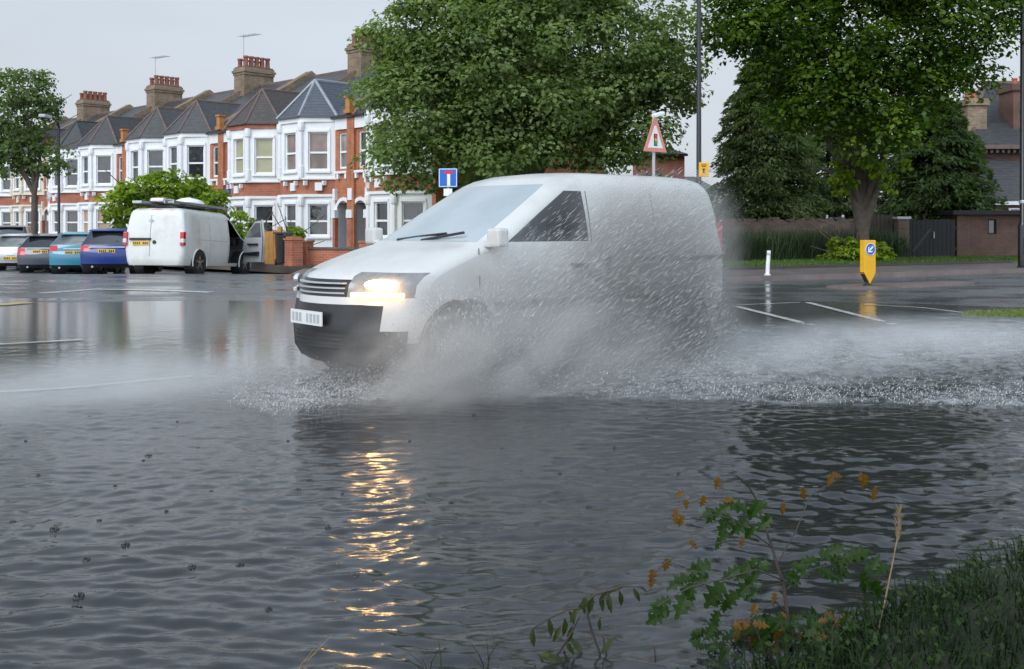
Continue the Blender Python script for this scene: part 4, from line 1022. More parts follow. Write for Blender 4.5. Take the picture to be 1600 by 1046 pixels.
# keep left bollard on its refuge island
bd = 22.4
bx = Vector((gx(1356, bd), bd, .05))
# low island it stands on
isl = []
ic = Vector((bx.x+1.0, bx.y+.65))
for i in range(28):
    a = 2*math.pi*i/28; e_ = ED*math.copysign(abs(math.cos(a))**.6, math.cos(a))*2.1+EN*math.copysign(abs(math.sin(a))**.6, math.sin(a))*.55; isl.append(tuple(ic+e_))
tag(poly_slab('traffic_island', isl, -.2, .085, M['kerb']), kind='structure')
kl = empty('keep_left_bollard', Vector((bx.x, bx.y, .085)), R(22), 'yellow keep left bollard with a blue arrow disc on the island', 'bollard')
ft = MB(); ft.lathe([(.10, 0), (.095, .03), (.055, .05), (.05, .10), (.0, .10)], (0, 0, 0), 14); ft.build('foot', M['black'], kl, smooth=40)
sh = MB(); w1 = .155; dp = .075; zt_ = 1.0
outl_ = [(-w1, zt_), (w1, zt_), (w1, .28), (.0, .04), (-w1, .28)]
sh.extrude([(x, -dp, z) for x, z in outl_], (0, dp*2, 0)); sh.build('shell', M['yellow'], kl, bevel=.012)
rv = MB(); 
for sx in (-1, 1): rv.extrude([(sx*(w1+.002), -dp+.012, .30), (sx*(w1+.002), dp-.012, .30), (sx*.03, dp-.012, .075), (sx*.03, -dp+.012, .075)], (sx*.006, 0, -.004))
rv.build('underside', M['black'], kl)
dc = MB(); dc.cyl((0, -dp-.010, .80), (0, -dp-.004, .80), .128, 30); do_ = dc.build('blue_disc', M['signblue'], kl)
rg = MB(); pts = [(.128*math.cos(2*math.pi*i/30), -dp-.009, .80+.128*math.sin(2*math.pi*i/30)) for i in range(31)]; rg.tube(pts, .006, 5); rg.build('white_ring', M['signwhite'], do_)
ar = MB(); A45 = Matrix.Rotation(R(45), 3, 'Y')
def a2(u, v):     # arrow pointing down-left
    c_, s_ = math.cos(R(-135)), math.sin(R(-135)); return (u*c_-v*s_, -dp-.0115, .80+u*s_+v*c_)
ar.poly([a2(-.09, -.02), a2(.02, -.02), a2(.02, .02), a2(-.09, .02)]); ar.poly([a2(.095, 0), a2(.015, .072), a2(-.02, .072), a2(.03, .02), a2(.03, -.02), a2(-.02, -.072), a2(.015, -.072)])
ar.build('white_arrow', M['signwhite'], do_)
# little white marker post on the kerb
mp = empty('marker_post', Vector((gx(1199, 25.6), 25.6, .16)), 0, 'short leaning white marker post on the kerb behind the moving van', 'post')
q = MB(); q.tube([(0, 0, 0), (.015, 0, .3), (.04, 0, .62)], [.05, .05, .048], 10); q.build('shaft', M['signwhite'], mp)
q = MB(); q.lathe([(.09, 0), (.085, .03), (.05, .045)], (0, 0, 0), 12); q.build('foot', M['clearlens'], mp)
q = MB(); q.tube([(.033, 0, .50), (.037, 0, .56)], .052, 10); q.build('reflector_band', M['greypaint'], mp)

# ------------------------------------------------------------------ old wall, fence, gate, sheds along the verge
def wl(px, d): return Vector((gx(px, d), d))
A = wl(1040, 37.0); B = wl(1352, 39.2)
wd_ = (B-A); ln = wd_.length; ang = math.atan2(wd_.y, wd_.x)
ow = empty('old_brick_wall', Vector((A.x, A.y, .2)), ang, 'weathered old brick wall with uneven top behind the tall grass', 'wall')
nx_, nz_ = 90, 8; V_ = []; F_ = []
for s_ in (-.15, .15):
    for i in range(nx_+1):
        x = ln*i/nx_; top = 1.42+.16*float(perlin(x*.8, 2.2))+.09*float(perlin(x*3.1, 7.7))-.05*((int(x*4.4)*7) % 3 == 0)
        for j in range(nz_+1): V_.append((x, s_+.03*float(perlin(x*2, j*.9+s_*9)), top*j/nz_))
st_ = (nx_+1)*(nz_+1)
for s_ in (0, 1):
    for i in range(nx_):
        for j in range(nz_):
            a = s_*st_+i*(nz_+1)+j; F_.append((a, a+nz_+1, a+nz_+2, a+1))
for i in range(nx_):
    a = i*(nz_+1)+nz_; F_.append((a, a+nz_+1, a+nz_+1+st_, a+st_))
mb = MB(); mb.add(V_, F_); mb.build('brickwork', M['brick_old'], ow)
# ragged coping bricks
cb = MB()
for i in range(70):
    x = ln*(i+.5)/70+random.uniform(-.03, .03)
    if random.random() < .35: continue
    top = 1.42+.16*float(perlin(x*.8, 2.2))+.09*float(perlin(x*3.1, 7.7)); cb.box((x, random.uniform(-.02, .02), top+.02), (.15, .30, .10), M=Matrix.Rotation(random.uniform(-.15, .15), 3, 'Y'))
cb.build('coping_brick', M['brick_old'], ow)
def board_fence(name, p0, p1, h, label, mat, cat='fence', gap=.15, z=.2, top=0):
    d_ = p1-p0; ln_ = d_.length; r = empty(name, Vector((p0.x, p0.y, z)), math.atan2(d_.y, d_.x), label, cat)
    b = MB(); k = int(ln_/gap)
    for i in range(k): b.box((gap*(i+.5), random.uniform(-.006, .006), h/2+random.uniform(-.02, .02)), (gap*.93, .022, h))
    b.build('board', mat, r)
    q = MB(); q.box((ln_/2, .04, .35), (ln_, .05, .09)); q.box((ln_/2, .04, h-.3), (ln_, .05, .09)); q.build('rail', mat, r); return r
board_fence('board_fence', wl(1356, 38.4), wl(1399, 38.2), 1.62, 'dark brown board fence between the lime trunk and gate', M['wood_dark'])
gp_ = empty('gate_pier', Vector((gx(1409, 37.6), 37.6, .2)), 0, 'weathered square pier with pale cap beside the black gate', 'gate pier')
q = MB(); q.box((0, 0, .72), (.40, .40, 1.44)); q.build('shaft', M['brick_old'], gp_); q = MB(); q.box((0, 0, 1.49), (.5, .5, .09)); q.build('cap', M['greypaint'], gp_)
gt_ = board_fence('wooden_gate', wl(1419, 37.8), wl(1495, 37.6), 1.42, 'wide black boarded gate between pier and brown brick outbuilding', M['wood_black'], 'gate')
q = MB(); d_ = (wl(1495, 37.6)-wl(1419, 37.8)).length; q.extrude([(.1, -.03, .25), (.22, -.03, .25), (d_/2, -.03, 1.1), (d_/2-.12, -.03, 1.1)], (0, .012, 0)); q.build('brace', M['wood_dark'], gt_)
q = MB(); q.tube([(d_*.52, -.03, .72), (d_*.52, -.09, .75), (d_*.52, -.09, .95), (d_*.52, -.03, .98)], .018, 6); q.build('handle', M['steel'], gt_)
# pale roofed shed behind the trunk
sd_ = empty('garden_shed', Vector((gx(1376, 43), 43, .2)), R(8), 'small shed with pale felt roof behind the board fence', 'shed')
q = MB(); q.box((0, 0, .85), (2.4, 1.8, 1.7)); q.build('wall', M['wood_dark'], sd_)
q = MB(); q.extrude([(-1.35, -1.05, 1.72), (1.35, -1.05, 1.72), (1.35, 1.05, 2.05), (-1.35, 1.05, 2.05)], (0, 0, .09)); q.build('roof', M['greypaint'], sd_)
q = MB(); q.box((0, -1.06, 1.74), (2.7, .03, .16)); q.build('fascia', M['cream'], sd_)
# white garden furniture top over the wall: a table and chair back
for px, lab in ((1180, 'white window frame end showing over the old wall by the conifer'), (1297, 'small white post frame end showing over the old wall near the lime trunk')):
    f_ = empty('cold_frame', Vector((gx(px, 42), 42, .2)), R(10), lab, 'frame')
    wq = 2.0 if px < 1200 else .9
    q = MB(); q.box((0, 0, .6), (wq, .9, 1.2)); q.build('base', M['brick_old'], f_)
    q = MB()
    for x in (-wq/2+.1, wq/2-.1): q.box((x, -.4, 1.42), (.09, .06, .44))
    q.box((0, -.4, 1.26), (wq, .062, .10)); q.build('frame', M['sash'], f_)
    q = MB(); q.box((0, -.3, 1.42), (wq*.5, .3, .22)); q.build('tray', M['wood_orange'] if px < 1200 else M['greypaint'], f_)

# ------------------------------------------------------------------ brown brick house and outbuilding at the right
hs2 = empty('brick_house', Vector((gx(1600, 47), 47, .2)), R(0), 'brown brick house with slate roof and tall chimney behind the cedar', 'house')
def hx(px, d): return gx(px, d)-hs2.location.x
def hz(py, d): return at(0, py, d).z-.2
X0 = hx(1520, 47)
q = MB(); q.box2((X0, 0, 0), (9.0, 8.0, hz(232, 47))); q.build('wall', M['brick_brown'], hs2)
ze = hz(226, 46.5)
q = MB(); q.add([(X0-.3, -.45, ze), (9.3, -.45, ze), (9.3, 8.4, ze), (X0-.3, 8.4, ze), (X0+2.4, 4, ze+3.4), (7.0, 4, ze+3.4)], [(0, 1, 5, 4), (1, 2, 5), (2, 3, 4, 5), (3, 0, 4), (0, 3, 2, 1)]); ro_ = q.build('roof', M['tile_black'], hs2)
q = MB(); q.tube([(X0-.3, -.45, ze+.02), (X0+2.4, 4, ze+3.43)], .09, 6); q.tube([(X0+2.4, 4, ze+3.43), (7, 4, ze+3.43)], .1, 6); q.build('ridge_tile', M['ridge_brown'], ro_)
q = MB(); q.box2((X0-.36, -.52, ze-.20), (9.3, -.455, ze-.01)); q.build('gutter', M['ridge_brown'], hs2)
q = MB()
for i in range(34): q.box((X0-.1+i*.26, -.22, ze-.30), (.12, .4, .13))
q.build('eaves_bracket', M['soot'], hs2)
for (px, top, wq) in ((1596, 133, 1.15), (1521, 156, .9)):
    xx = hx(px, 48.0); z1 = hz(top, 48); q = MB(); q.box2((xx-wq/2, .6, ze-.5), (xx+wq/2, 2.0, z1-.3)); q.box((xx, 1.3, z1-.2), (wq+.2, 1.6, .22)); q.box((xx, 1.3, z1-.04), (wq+.1, 1.5, .1)); cho = q.build('chimney', M['brick_brown'] if px > 1550 else M['brick_stock'], hs2)
    for i in range(2):
        p_ = MB(); p_.lathe([(.14, 0), (.11, .3), (.14, .34), (.14, .4)], (xx, .95+.7*i, z1), 9); p_.build('chimney_pot', M['terracotta'], cho)
# lean-to with grey roof sloping towards the road
q = MB(); zl = hz(316, 42.5); q.add([(hx(1503, 42.5), -4.5, zl), (9, -4.5, zl), (9, -.005, hz(300, 47)), (.3, -.005, hz(284, 47)), (hx(1524, 47)+.5, -.005, hz(246, 47))], [(0, 1, 2, 3, 4)]); q.build('lean_to_roof', M['tile_grey'], hs2)
q = MB(); q.box2((hx(1503, 42.5), -4.4, 0), (9, -4.2, zl-.05)); q.build('lean_to_wall', M['brick_brown'], hs2)
q = MB(); q.box2((hx(1500, 42.5), -4.62, zl-.12), (9, -4.505, zl+.03)); q.build('lean_to_gutter', M['white'], hs2)
q = MB(); q.box2((hx(1577, 42.5), -4.47, zl-.75), (hx(1596, 42.5), -4.402, zl-.25)); wf_ = q.build('window', M['sash'], hs2); q = MB(); q.box2((hx(1580, 42.5), -4.476, zl-.70), (hx(1593, 42.5), -4.471, zl-.3)); q.build('pane', M['glass'], wf_)
ob = empty('brick_outbuilding', Vector((gx(1550, 38), 38, .2)), R(-4), 'low flat roofed brown brick outbuilding beside the black gate', 'outbuilding')
oz = at(0, 336, 38).z-.2; ox0 = gx(1497, 38)-ob.location.x
q = MB(); wall_panel(q, (ox0, 0), (6.5, 0), 0, oz, [(1.12, 1.42, oz-.72, oz-.16), (2.25, 2.62, oz-.62, oz-.12)], .12, (3, 3)); q.quad((ox0, 0, 0), (ox0, 4, 0), (ox0, 4, oz), (ox0, 0, oz)); q.quad((6.5, 0, 0), (6.5, 4, 0), (6.5, 4, oz), (6.5, 0, oz)); q.build('wall', M['brick_brown'], ob)
q = MB(); q.box2((ox0-.04, -.12, 0), (ox0+.42, -.004, oz-.02)); q.build('pier', M['brick_brown'], ob)
q = MB(); q.box2((ox0-.25, -.32, oz+.002), (6.7, 4.2, oz+.16)); q.build('flat_roof', M['wood_black'], ob, bevel=.01)
for u0, u1, v0, v1, mt in ((1.12, 1.42, oz-.72, oz-.16, 'wood_black'), (2.25, 2.62, oz-.62, oz-.12, 'sash')):
    q = MB(); a_, b_ = ox0+u0, ox0+u1
    for e_ in ((a_, a_+.05, v0, v1), (b_-.05, b_, v0, v1), (a_+.05, b_-.05, v0, v0+.05), (a_+.05, b_-.05, v1-.05, v1)): q.box2((e_[0], .05, e_[2]), (e_[1], .10, e_[3]))
    f_ = q.build('window', M[mt], ob); q = MB(); q.quad((a_, .09, v0), (b_, .09, v0), (b_, .09, v1), (a_, .09, v1)); q.build('pane', M['glass'], f_)
# red brick building in the gap between the maple and the tall lamp post
rb_ = empty('red_brick_annexe', Vector((gx(1052, 46), 46, .2)), R(6), 'small red brick building with shallow hipped roof beside the lamp post', 'building')
zr = at(0, 241, 46).z-.2; wq = .52
q = MB(); q.box2((-.72, 0, 0), (wq, 5, zr)); q.build('wall', M['brick_red'], rb_)
q = MB(); q.add([(-.9, -.2, zr), (wq+.12, -.2, zr), (wq+.12, 5.2, zr), (-.9, 5.2, zr), (-.3, 2.0, zr+.6), (-.2, 3.0, zr+.6)], [(0, 1, 5, 4), (1, 2, 5), (2, 3, 4, 5), (3, 0, 4), (0, 3, 2, 1)]); q.build('roof', M['tile_black'], rb_)
q = MB(); q.box2((-.85, -.2, zr-.1), (wq+.1, -.12, zr-.004)); q.build('gutter', M['black'], rb_)
# pale rendered house further off, in the same gap
fb_ = empty('pale_house', Vector((gx(1075, 70), 70, .2)), 0, 'distant pale rendered house low behind the lamp post', 'house')
q = MB(); q.box2((-1.5, 0, 0), (2.2, 6, 3.4)); q.build('wall', M['cream'], fb_)
q = MB(); q.add([(-1.8, -.3, 3.4), (2.5, -.3, 3.4), (2.5, 6.3, 3.4), (-1.8, 6.3, 3.4), (-.3, 3, 4.7), (1, 3, 4.7)], [(0, 1, 5, 4), (1, 2, 5), (2, 3, 4, 5), (3, 0, 4), (0, 3, 2, 1)]); q.build('roof', M['tile_grey'], fb_)
q = MB(); q.box2((.2, -.05, 1.7), (1.2, -.004, 2.8)); f_ = q.build('window', M['sash'], fb_); q = MB(); q.box2((.3, -.06, 1.8), (1.1, -.052, 2.7)); q.build('pane', M['glass'], f_)

# mossy grass patch at the edge of the far lane, with a dark wet channel leading to it
b_ = gp(1590, 489, .04)
def patch_pos(n):
    a_ = RNG.uniform(0, 2*np.pi, n); r_ = np.sqrt(RNG.random(n)); x = b_.x+np.cos(a_)*r_*.85; y = b_.y+np.sin(a_)*r_*.38; return x, y, road_z(x, y)
o = blades(2600, patch_pos, .085, .02, M['moss'], 'moss_patch'); o['label'] = 'yellow green mossy grass patch at the far edge of the flood'
marking([gp(1400, 480), gp(1480, 486), gp(1550, 490)], .11, 'road_channel', M['kerb_dark'])
# ------------------------------------------------------------------ trees
def unit(v): return v/np.maximum(np.linalg.norm(v, axis=-1, keepdims=True), 1e-9)
def leaf_quads(C, Nrm, size, aspect=.75, fold=.18, droop=None):
    """diamond leaves, folded along the midrib; C (n,3) centres, Nrm (n,3) normals"""
    n = len(C); Nrm = unit(Nrm); r = unit(RNG.normal(size=(n, 3)))
    T = unit(r-Nrm*(r*Nrm).sum(1, keepdims=True)) if droop is None else unit(droop-Nrm*(droop*Nrm).sum(1, keepdims=True)+1e-6)
    B = np.cross(Nrm, T); s = size*(.6+.8*RNG.random((n, 1)))
    a = C-T*s*.5; b = C+T*s*.5; l = C+B*s*aspect*.5+Nrm*s*fold-T*s*.08; q = C-B*s*aspect*.5+Nrm*s*fold-T*s*.08
    V = np.stack([a, l, b, q], 1).reshape(-1, 3); i = np.arange(n)[:, None]*4
    return V, i+np.array([[0, 1, 2, 3]])
def crown_points(blobs, nclump, per, clump_r, up=.55, shell=.45):
    """blobs: (centre, radii) ; clumps sit mostly near the skin of each blob, leaves dome over each clump"""
    vol = np.array([np.prod(b[1])**(2/3) for b in blobs]); k = RNG.choice(len(blobs), nclump, p=vol/vol.sum())
    ctr = np.array([b[0] for b in blobs])[k]; rad = np.array([b[1] for b in blobs])[k]
    d = unit(RNG.normal(size=(nclump, 3))); rr = (shell+(1-shell)*RNG.random((nclump, 1))**.6)
    cc = ctr+d*rad*rr
    cr = clump_r*(.6+.8*RNG.random(nclump))
    idx = np.repeat(np.arange(nclump), per)
    dd = unit(RNG.normal(size=(len(idx), 3))+np.array([0, 0, .45])+.35*d[idx]); q = (.35+.65*RNG.random((len(idx), 1))**.5)
    C = cc[idx]+dd*q*cr[idx][:, None]*np.array([1.15, 1.15, .62])
    Nn = dd*.8+np.array([0, 0, up])+RNG.normal(size=C.shape)*.35
    return C, Nn, cc
def limbs(mb, base, top_pts, r0, fork_z, nseg=6, wob=.25, trunk=None):
    base = Vector(base); tops = [Vector(t_) for t_ in top_pts]
    fk = Vector((base.x+.05, base.y, fork_z)) if trunk is None else Vector(trunk)
    mb.tube([base+Vector((0, 0, -.15)), base+Vector((0, 0, .15)), base.lerp(fk, .4)+Vector((.03, 0, 0)), fk], [r0*1.5, r0*1.15, r0*.95, r0*.9], 12)
    for t_ in tops:
        pts = []; rad = []
        for i in range(nseg+1):
            f = i/nseg; q = fk.lerp(t_, f); q.z = fk.z+(t_.z-fk.z)*(f**.85); 
            if 0 < i: q += Vector((random.uniform(-wob, wob), random.uniform(-wob, wob), 0))*f
            pts.append(q); rad.append(r0*.72*(1-f)**.8/math.sqrt(max(1, len(tops)*.5))+.02)
        mb.tube(pts, rad, 8)
        for _ in range(4):
            i = random.randint(1, nseg-1); q = pts[i]; e_ = q+Vector((random.uniform(-1, 1), random.uniform(-1, 1), random.uniform(.1, 1)))*(1.1+.15*len(tops))
            mb.tube([q, q.lerp(e_, .5)+Vector((0, 0, -.1)), e_], [rad[i]*.55, rad[i]*.4, .012], 6)
def broadleaf(name, label, base, r0, fork_z, tops, blobs, nclump, per, clump_r, size, leafm, barkm='bark', up=.55, shell=.45, aspect=.75, trunk=None, cat='tree', group=None):
    base = Vector(base); r = empty(name, base, 0, label, cat, group)
    mb = MB(); limbs(mb, (0, 0, 0), [Vector(t_)-base for t_ in tops], r0, fork_z-base.z, trunk=None if trunk is None else Vector(trunk)-base)
    mb.build('trunk', M[barkm], r, smooth=60)
    C, Nn, cc = crown_points([(np.array(b[0])-np.array(base), np.array(b[1])) for b in blobs], nclump, per, clump_r, up, shell)
    Vv, Ff = leaf_quads(C, Nn, size, aspect)
    np_mesh('crown', Vv, Ff, M[leafm], r); return r
# the big maple in the middle
D_ = 35.5
def b3(px, py, d, rx, ry, rz): p_ = at(px, py, d); return ((p_.x, p_.y, p_.z), (rx, ry, rz))
bl = [b3(830, 90, D_, 4.4, 3.8, 3.6), b3(700, 60, D_, 2.9, 2.8, 2.8), b3(965, 80, D_, 2.7, 2.8, 2.8), b3(680, 170, D_-.6, 2.3, 2.2, 2.0), b3(980, 170, D_-.3, 2.3, 2.2, 1.8), b3(830, 190, D_-1.4, 2.6, 1.8, 1.5),
      b3(655, 245, D_-1.0, 1.35, 1.5, 1.2), b3(760, 235, D_-1.2, 1.8, 1.5, 1.0), b3(920, 215, D_-1.2, 1.8, 1.5, 1.1), b3(820, -60, D_, 3.8, 3.5, 2.8), b3(650, 120, D_, 1.6, 1.6, 1.5), b3(1040, 130, D_, 1.0, 1.4, 1.5)]
broadleaf('maple_tree', 'big dense spreading green maple rising behind the moving van', (gx(830, D_), D_, .15), .42, 2.9, [at(720, 40, D_), at(800, -60, D_+.8), at(900, -20, D_-.5), at(980, 90, D_+.5), at(660, 150, D_-.5), at(850, 60, D_+1.5)],
          bl, 760, 128, .82, .16, 'leaf_maple', up=.7)
# lime tree at the right, forked trunk
D2 = 31.5
bl = [b3(1345, 30, D2, 3.6, 3.2, 2.6), b3(1205, 40, D2-.4, 2.0, 2.2, 1.5), b3(1480, 40, D2, 2.3, 2.4, 1.9), b3(1340, 150, D2-.5, 2.6, 2.2, 1.6), b3(1250, 150, D2, 1.3, 1.5, 1.0), b3(1440, 145, D2, 1.8, 1.8, 1.2), b3(1360, 205, D2-.8, 1.5, 1.3, .75), b3(1330, -200, D2, 2.8, 2.6, 2.4),
      b3(1350, -90, D2, 3.6, 3.3, 2.6), b3(1145, 30, D2, .9, 1.0, .8), b3(1560, 10, D2-.3, 1.4, 1.4, 1.0)]
broadleaf('lime_tree', 'tall dark green lime tree with forked trunk on the verge', (gx(1347, D2+2), D2+2, .2), .215, 2.5, [at(1300, 60, D2+1), at(1385, 20, D2+1), at(1340, -80, D2+.6), at(1480, 60, D2), at(1210, 60, D2)],
          bl, 560, 108, .74, .155, 'leaf_lime', up=.9, shell=.35, trunk=(gx(1346, D2+2)+.02, D2+2, 1.9))
par = [o for o in bpy.data.objects if o.name == 'lime_tree'][0]
mb = MB(); q0 = Vector((0, 0, 1.55))
for p_, r_ in ((at(1326, 262, D2+2), .17), (at(1378, 262, D2+2), .17)):
    e_ = p_-par.location; mb.tube([q0-Vector((0, 0, .5)), q0+Vector(((e_.x)*.35, 0, .25)), q0.lerp(e_, .7)+Vector((e_.x*.12, 0, 0)), e_, e_+Vector((e_.x*.5, .1, 1.6))], [.21, .18, r_*.85, r_*.75, r_*.6], 12)
mb.build('stem', M['bark'], par, smooth=60)
# slim street tree at the far left
D3 = 40
bl = [b3(40, 190, D3, 1.35, 1.3, 1.3), b3(70, 255, D3, 1.0, 1.0, .9), b3(0, 240, D3, 1.3, 1.2, 1.1), b3(60, 150, D3, .8, .8, .8), b3(20, 140, D3, .8, .8, .8), b3(-40, 200, D3, 1.2, 1.2, 1.5)]
broadleaf('street_tree', 'slim street tree with airy crown at the end of the parked cars', (gx(52, D3), D3, -.3), .13, 2.6, [at(35, 140, D3), at(75, 180, D3), at(10, 210, D3), at(-30, 190, D3)], bl, 210, 46, .42, .15, 'leaf_birch', up=.3, shell=.2)
# bushy small tree behind the white van
D4 = 37.5
bl = [b3(255, 305, D4, 1.6, 1.2, .75), b3(205, 325, D4, .95, 1.0, .75), b3(310, 320, D4, 1.0, 1.0, .7), b3(250, 340, D4, 1.8, 1.0, .6)]
broadleaf('garden_tree', 'bright green bushy small tree behind the parked white van', (gx(255, D4), D4, .16), .12, 1.2, [at(220, 300, D4), at(260, 285, D4), at(300, 310, D4)], bl, 170, 48, .40, .17, 'leaf_bright', up=.6, shell=.3)
D5 = 35
bl = [b3(375, 352, D5, .42, .5, .45), b3(395, 372, D5, .4, .5, .5), b3(360, 372, D5, .4, .5, .5)]
broadleaf('garden_shrub', 'small yellow green shrub behind the open van door', (gx(378, D5), D5, .16), .05, .5, [at(365, 350, D5), at(390, 350, D5)], bl, 50, 40, .22, .12, 'leaf_bright', cat='shrub')
D5 = 36
bl = [b3(458, 370, D5, .3, .3, .35)]
broadleaf('garden_shrub', 'little leafy plant above the black wheelie bin', (gx(450, D5), D5, .16), .04, .5, [at(445, 365, D5), at(462, 360, D5)], bl, 20, 40, .2, .11, 'leaf_bright', cat='shrub')
# shrub at the foot of the lime trunk
D6 = 33.2
bl = [b3(1318, 392, D6, .55, .5, .42), b3(1345, 402, D6, .6, .5, .3), b3(1375, 395, D6, .35, .4, .3), b3(1300, 405, D6, .3, .3, .2)]
broadleaf('verge_shrub', 'leafy bright green shrub at the foot of the lime trunk', (gx(1330, D6), D6, .2), .04, .4, [at(1310, 385, D6), at(1350, 390, D6), at(1372, 388, D6)], bl, 75, 34, .20, .12, 'leaf_bright', cat='shrub')
# epicormic sprigs hanging under the lime's crown are part of it
par = [o for o in bpy.data.objects if o.name == 'lime_tree'][0]
C, Nn, cc = crown_points([(np.array(at(px, py, D2+1.2))-np.array(par.location), np.array((.35, .3, .4))) for px, py in ((1310, 270), (1345, 250), (1372, 262), (1402, 250), (1385, 285), (1320, 290))], 40, 26, .2, .3)
Vv, Ff = leaf_quads(C, Nn, .15); np_mesh('trunk_shoot', Vv, Ff, M['leaf_bright'], par)
# conifers
def conifer(name, label, base, H, Rb, z0, n_br, per, mat, droop=.25, size=.26, flat=False, taper=1.0, lean=0):
    base = Vector(base); r = empty(name, base, 0, label, 'tree', None)
    mb = MB(); mb.tube([(0, 0, -.2), (0, 0, H*.5), (lean, 0, H*.98)], [.26, .17, .02], 9); 
    C = []; Nn = []; T = []
    for i in range(n_br):
        f = RNG.random()**.85; z = z0+(H-z0)*f; ln_ = Rb*(1-f)**taper*(.65+.5*RNG.random())+.2; az = RNG.uniform(0, 2*np.pi)
        u = np.array([math.cos(az), math.sin(az), 0]); sd = np.array([-u[1], u[0], 0])
        zt = z+.12*ln_
        if i % 4 == 0: mb.tube([(0, 0, z), tuple(u*ln_*.5+np.array([0, 0, zt-.0])), tuple(u*ln_*.95+np.array([0, 0, zt-droop*ln_*.8]))], [.035, .025, .008], 5)
        t_ = RNG.random(per)**.55; wdt = (.26+.22*(1-f))*ln_*(1-t_*.55)
        off = RNG.normal(0, .5, per)*wdt
        pz = zt+.0*t_-droop*ln_*t_**2*.9-RNG.random(per)*(.06 if flat else .22)*ln_*.6
        P = np.outer(t_*ln_, u)+np.outer(off, sd); P[:, 2] = pz; P[:, 0] += lean*f
        C.append(P); nn = np.tile(np.array([0, 0, 1.0]), (per, 1))+RNG.normal(0, .45 if flat else .75, (per, 3))+u*.35
        Nn.append(nn); T.append(np.tile(u, (per, 1))+np.outer(off/np.maximum(wdt, .01), sd)*.8+np.array([0, 0, -droop*1.2])+RNG.normal(0, .25, (per, 3)))
    C = np.concatenate(C); Nn = np.concatenate(Nn); T = np.concatenate(T)
    Vv, Ff = leaf_quads(C, Nn, size, .38, .06, droop=T)
    mb.build('trunk', M['bark_dark'], r, smooth=60); np_mesh('crown', Vv, Ff, M[mat], r); return r
DC = 42
conifer('conifer_tree', 'broad grey green conifer between the tall lamp post and the lime', (gx(1195, DC), DC, .2), 8.9, 2.75, 1.3, 380, 170, 'needle', droop=.38, size=.20, taper=.62)
conifer('conifer_tree', 'dark spreading cedar with layered boughs beside the brown brick house', (gx(1460, 41.5), 41.5, .2), 6.6, 2.7, 1.0, 340, 170, 'needle2', droop=.26, size=.21, flat=False, taper=.55)
conifer('conifer_tree', 'dark conifer hidden deep behind the lime trunk', (gx(1310, 45), 45, .2), 8.4, 2.9, .9, 240, 130, 'needle', droop=.3, size=.24, taper=.6)
# hedge and dim shrubs that fill under the maple, along the far side
def hedge(name, label, p0, p1, h, wd, n, mat, z=.15, size=.15):
    d_ = p1-p0; ln_ = d_.length; a = math.atan2(d_.y, d_.x); r = empty(name, Vector((p0.x, p0.y, z)), a, label, 'hedge')
    mb = MB(); k = 9
    for i in range(k): x = ln_*(i+.5)/k; mb.tube([(x, 0, 0), (x+.05, .02, h*.6), (x-.1, 0, h*.9)], [.04, .03, .01], 5)
    mb.build('stem', M['bark_dark'], r)
    x = RNG.random(n)*ln_; y = RNG.normal(0, wd*.33, n); zz = h*(RNG.random(n)**.7)*(1+.16*perlin(x*.9, 3.0+0*x))
    Vv, Ff = leaf_quads(np.stack([x, y, zz], 1), np.stack([RNG.normal(0, .6, n), -.5+RNG.normal(0, .6, n), .5+RNG.normal(0, .5, n)], 1), size); np_mesh('foliage', Vv, Ff, M[mat], r); return r
hedge('privet_hedge', 'tall dark hedge under the maple crown', wl(690, 39.5), wl(1040, 40.5), 3.1, 1.5, 17000, 'leaf_maple', size=.17)
hedge('garden_hedge', 'clipped hedge behind the old brick wall', wl(1090, 41), wl(1400, 44.5), 2.0, 1.2, 9000, 'needle2', size=.2)
# ------------------------------------------------------------------ near bank, sapling, weeds
def bank_d(x, y): return (x-.30)*.631-(y-3.0)*.775+.10*perlin(x*1.7, y*1.7)+.05*perlin(x*5, y*5)
def bank_z(x, y):
    x = np.asarray(x, float); y = np.asarray(y, float); d = bank_d(x, y)
    return -.10+.20*sstep(-.25, .55, d)+.03*perlin(x*3, y*3)*sstep(-.1, .4, d)
V, FA = grid(np.linspace(-1.5, 7, 130), np.linspace(-3, 8.5, 150), bank_z)
t = NT('bank_soil'); p = t.pos()
t.bsdf(Base_Color=t.ramp(t.noise(p, 7, 5), [(.3, (.012, .014, .008)), (.7, (.035, .038, .018))]), Roughness=.7, Normal=t.bump(t.noise(p, 25, 4), .8, .03)); M['bank'] = t.mat
tag(np_mesh('bank', V, FA, M['bank'], smooth=True), kind='structure')
def bank_pos(n):
    x = RNG.uniform(.2, 5, n*2); y = RNG.uniform(2.0, 7.5, n*2); d = bank_d(x, y)
    clump = perlin(x*4.5, y*4.5)
    k = (d > .02+.10*RNG.random(n*2)) & (d < 2.2) & (clump > -.28+.3*RNG.random(n*2)-.25*d)
    x, y = x[k][:n], y[k][:n]; return x, y, bank_z(x, y)-.01
o = blades(26000, bank_pos, .105, .006, M['grass_shaded'], 'bank_grass', lean=1.15); o['label'] = 'wet grass coloured dark for tree shade on the near bank at the water edge'
n_ = 7000; x_, y_, z_ = bank_pos(n_); n_ = len(x_); nrm = np.stack([RNG.normal(0, .5, n_), -.5+RNG.normal(0, .4, n_), .8+0*x_], 1)
Vv, Ff = leaf_quads(np.stack([x_, y_, z_+.02+.10*RNG.random(n_)], 1), nrm, .022, .6, .15)
M['bank_leaf'] = leafmat('bank_leaf', [(.0, (.008, .020, .005)), (.5, (.020, .045, .008)), (.9, (.035, .065, .010)), (1.0, (.10, .085, .015))], trans=.25, spec=.2)
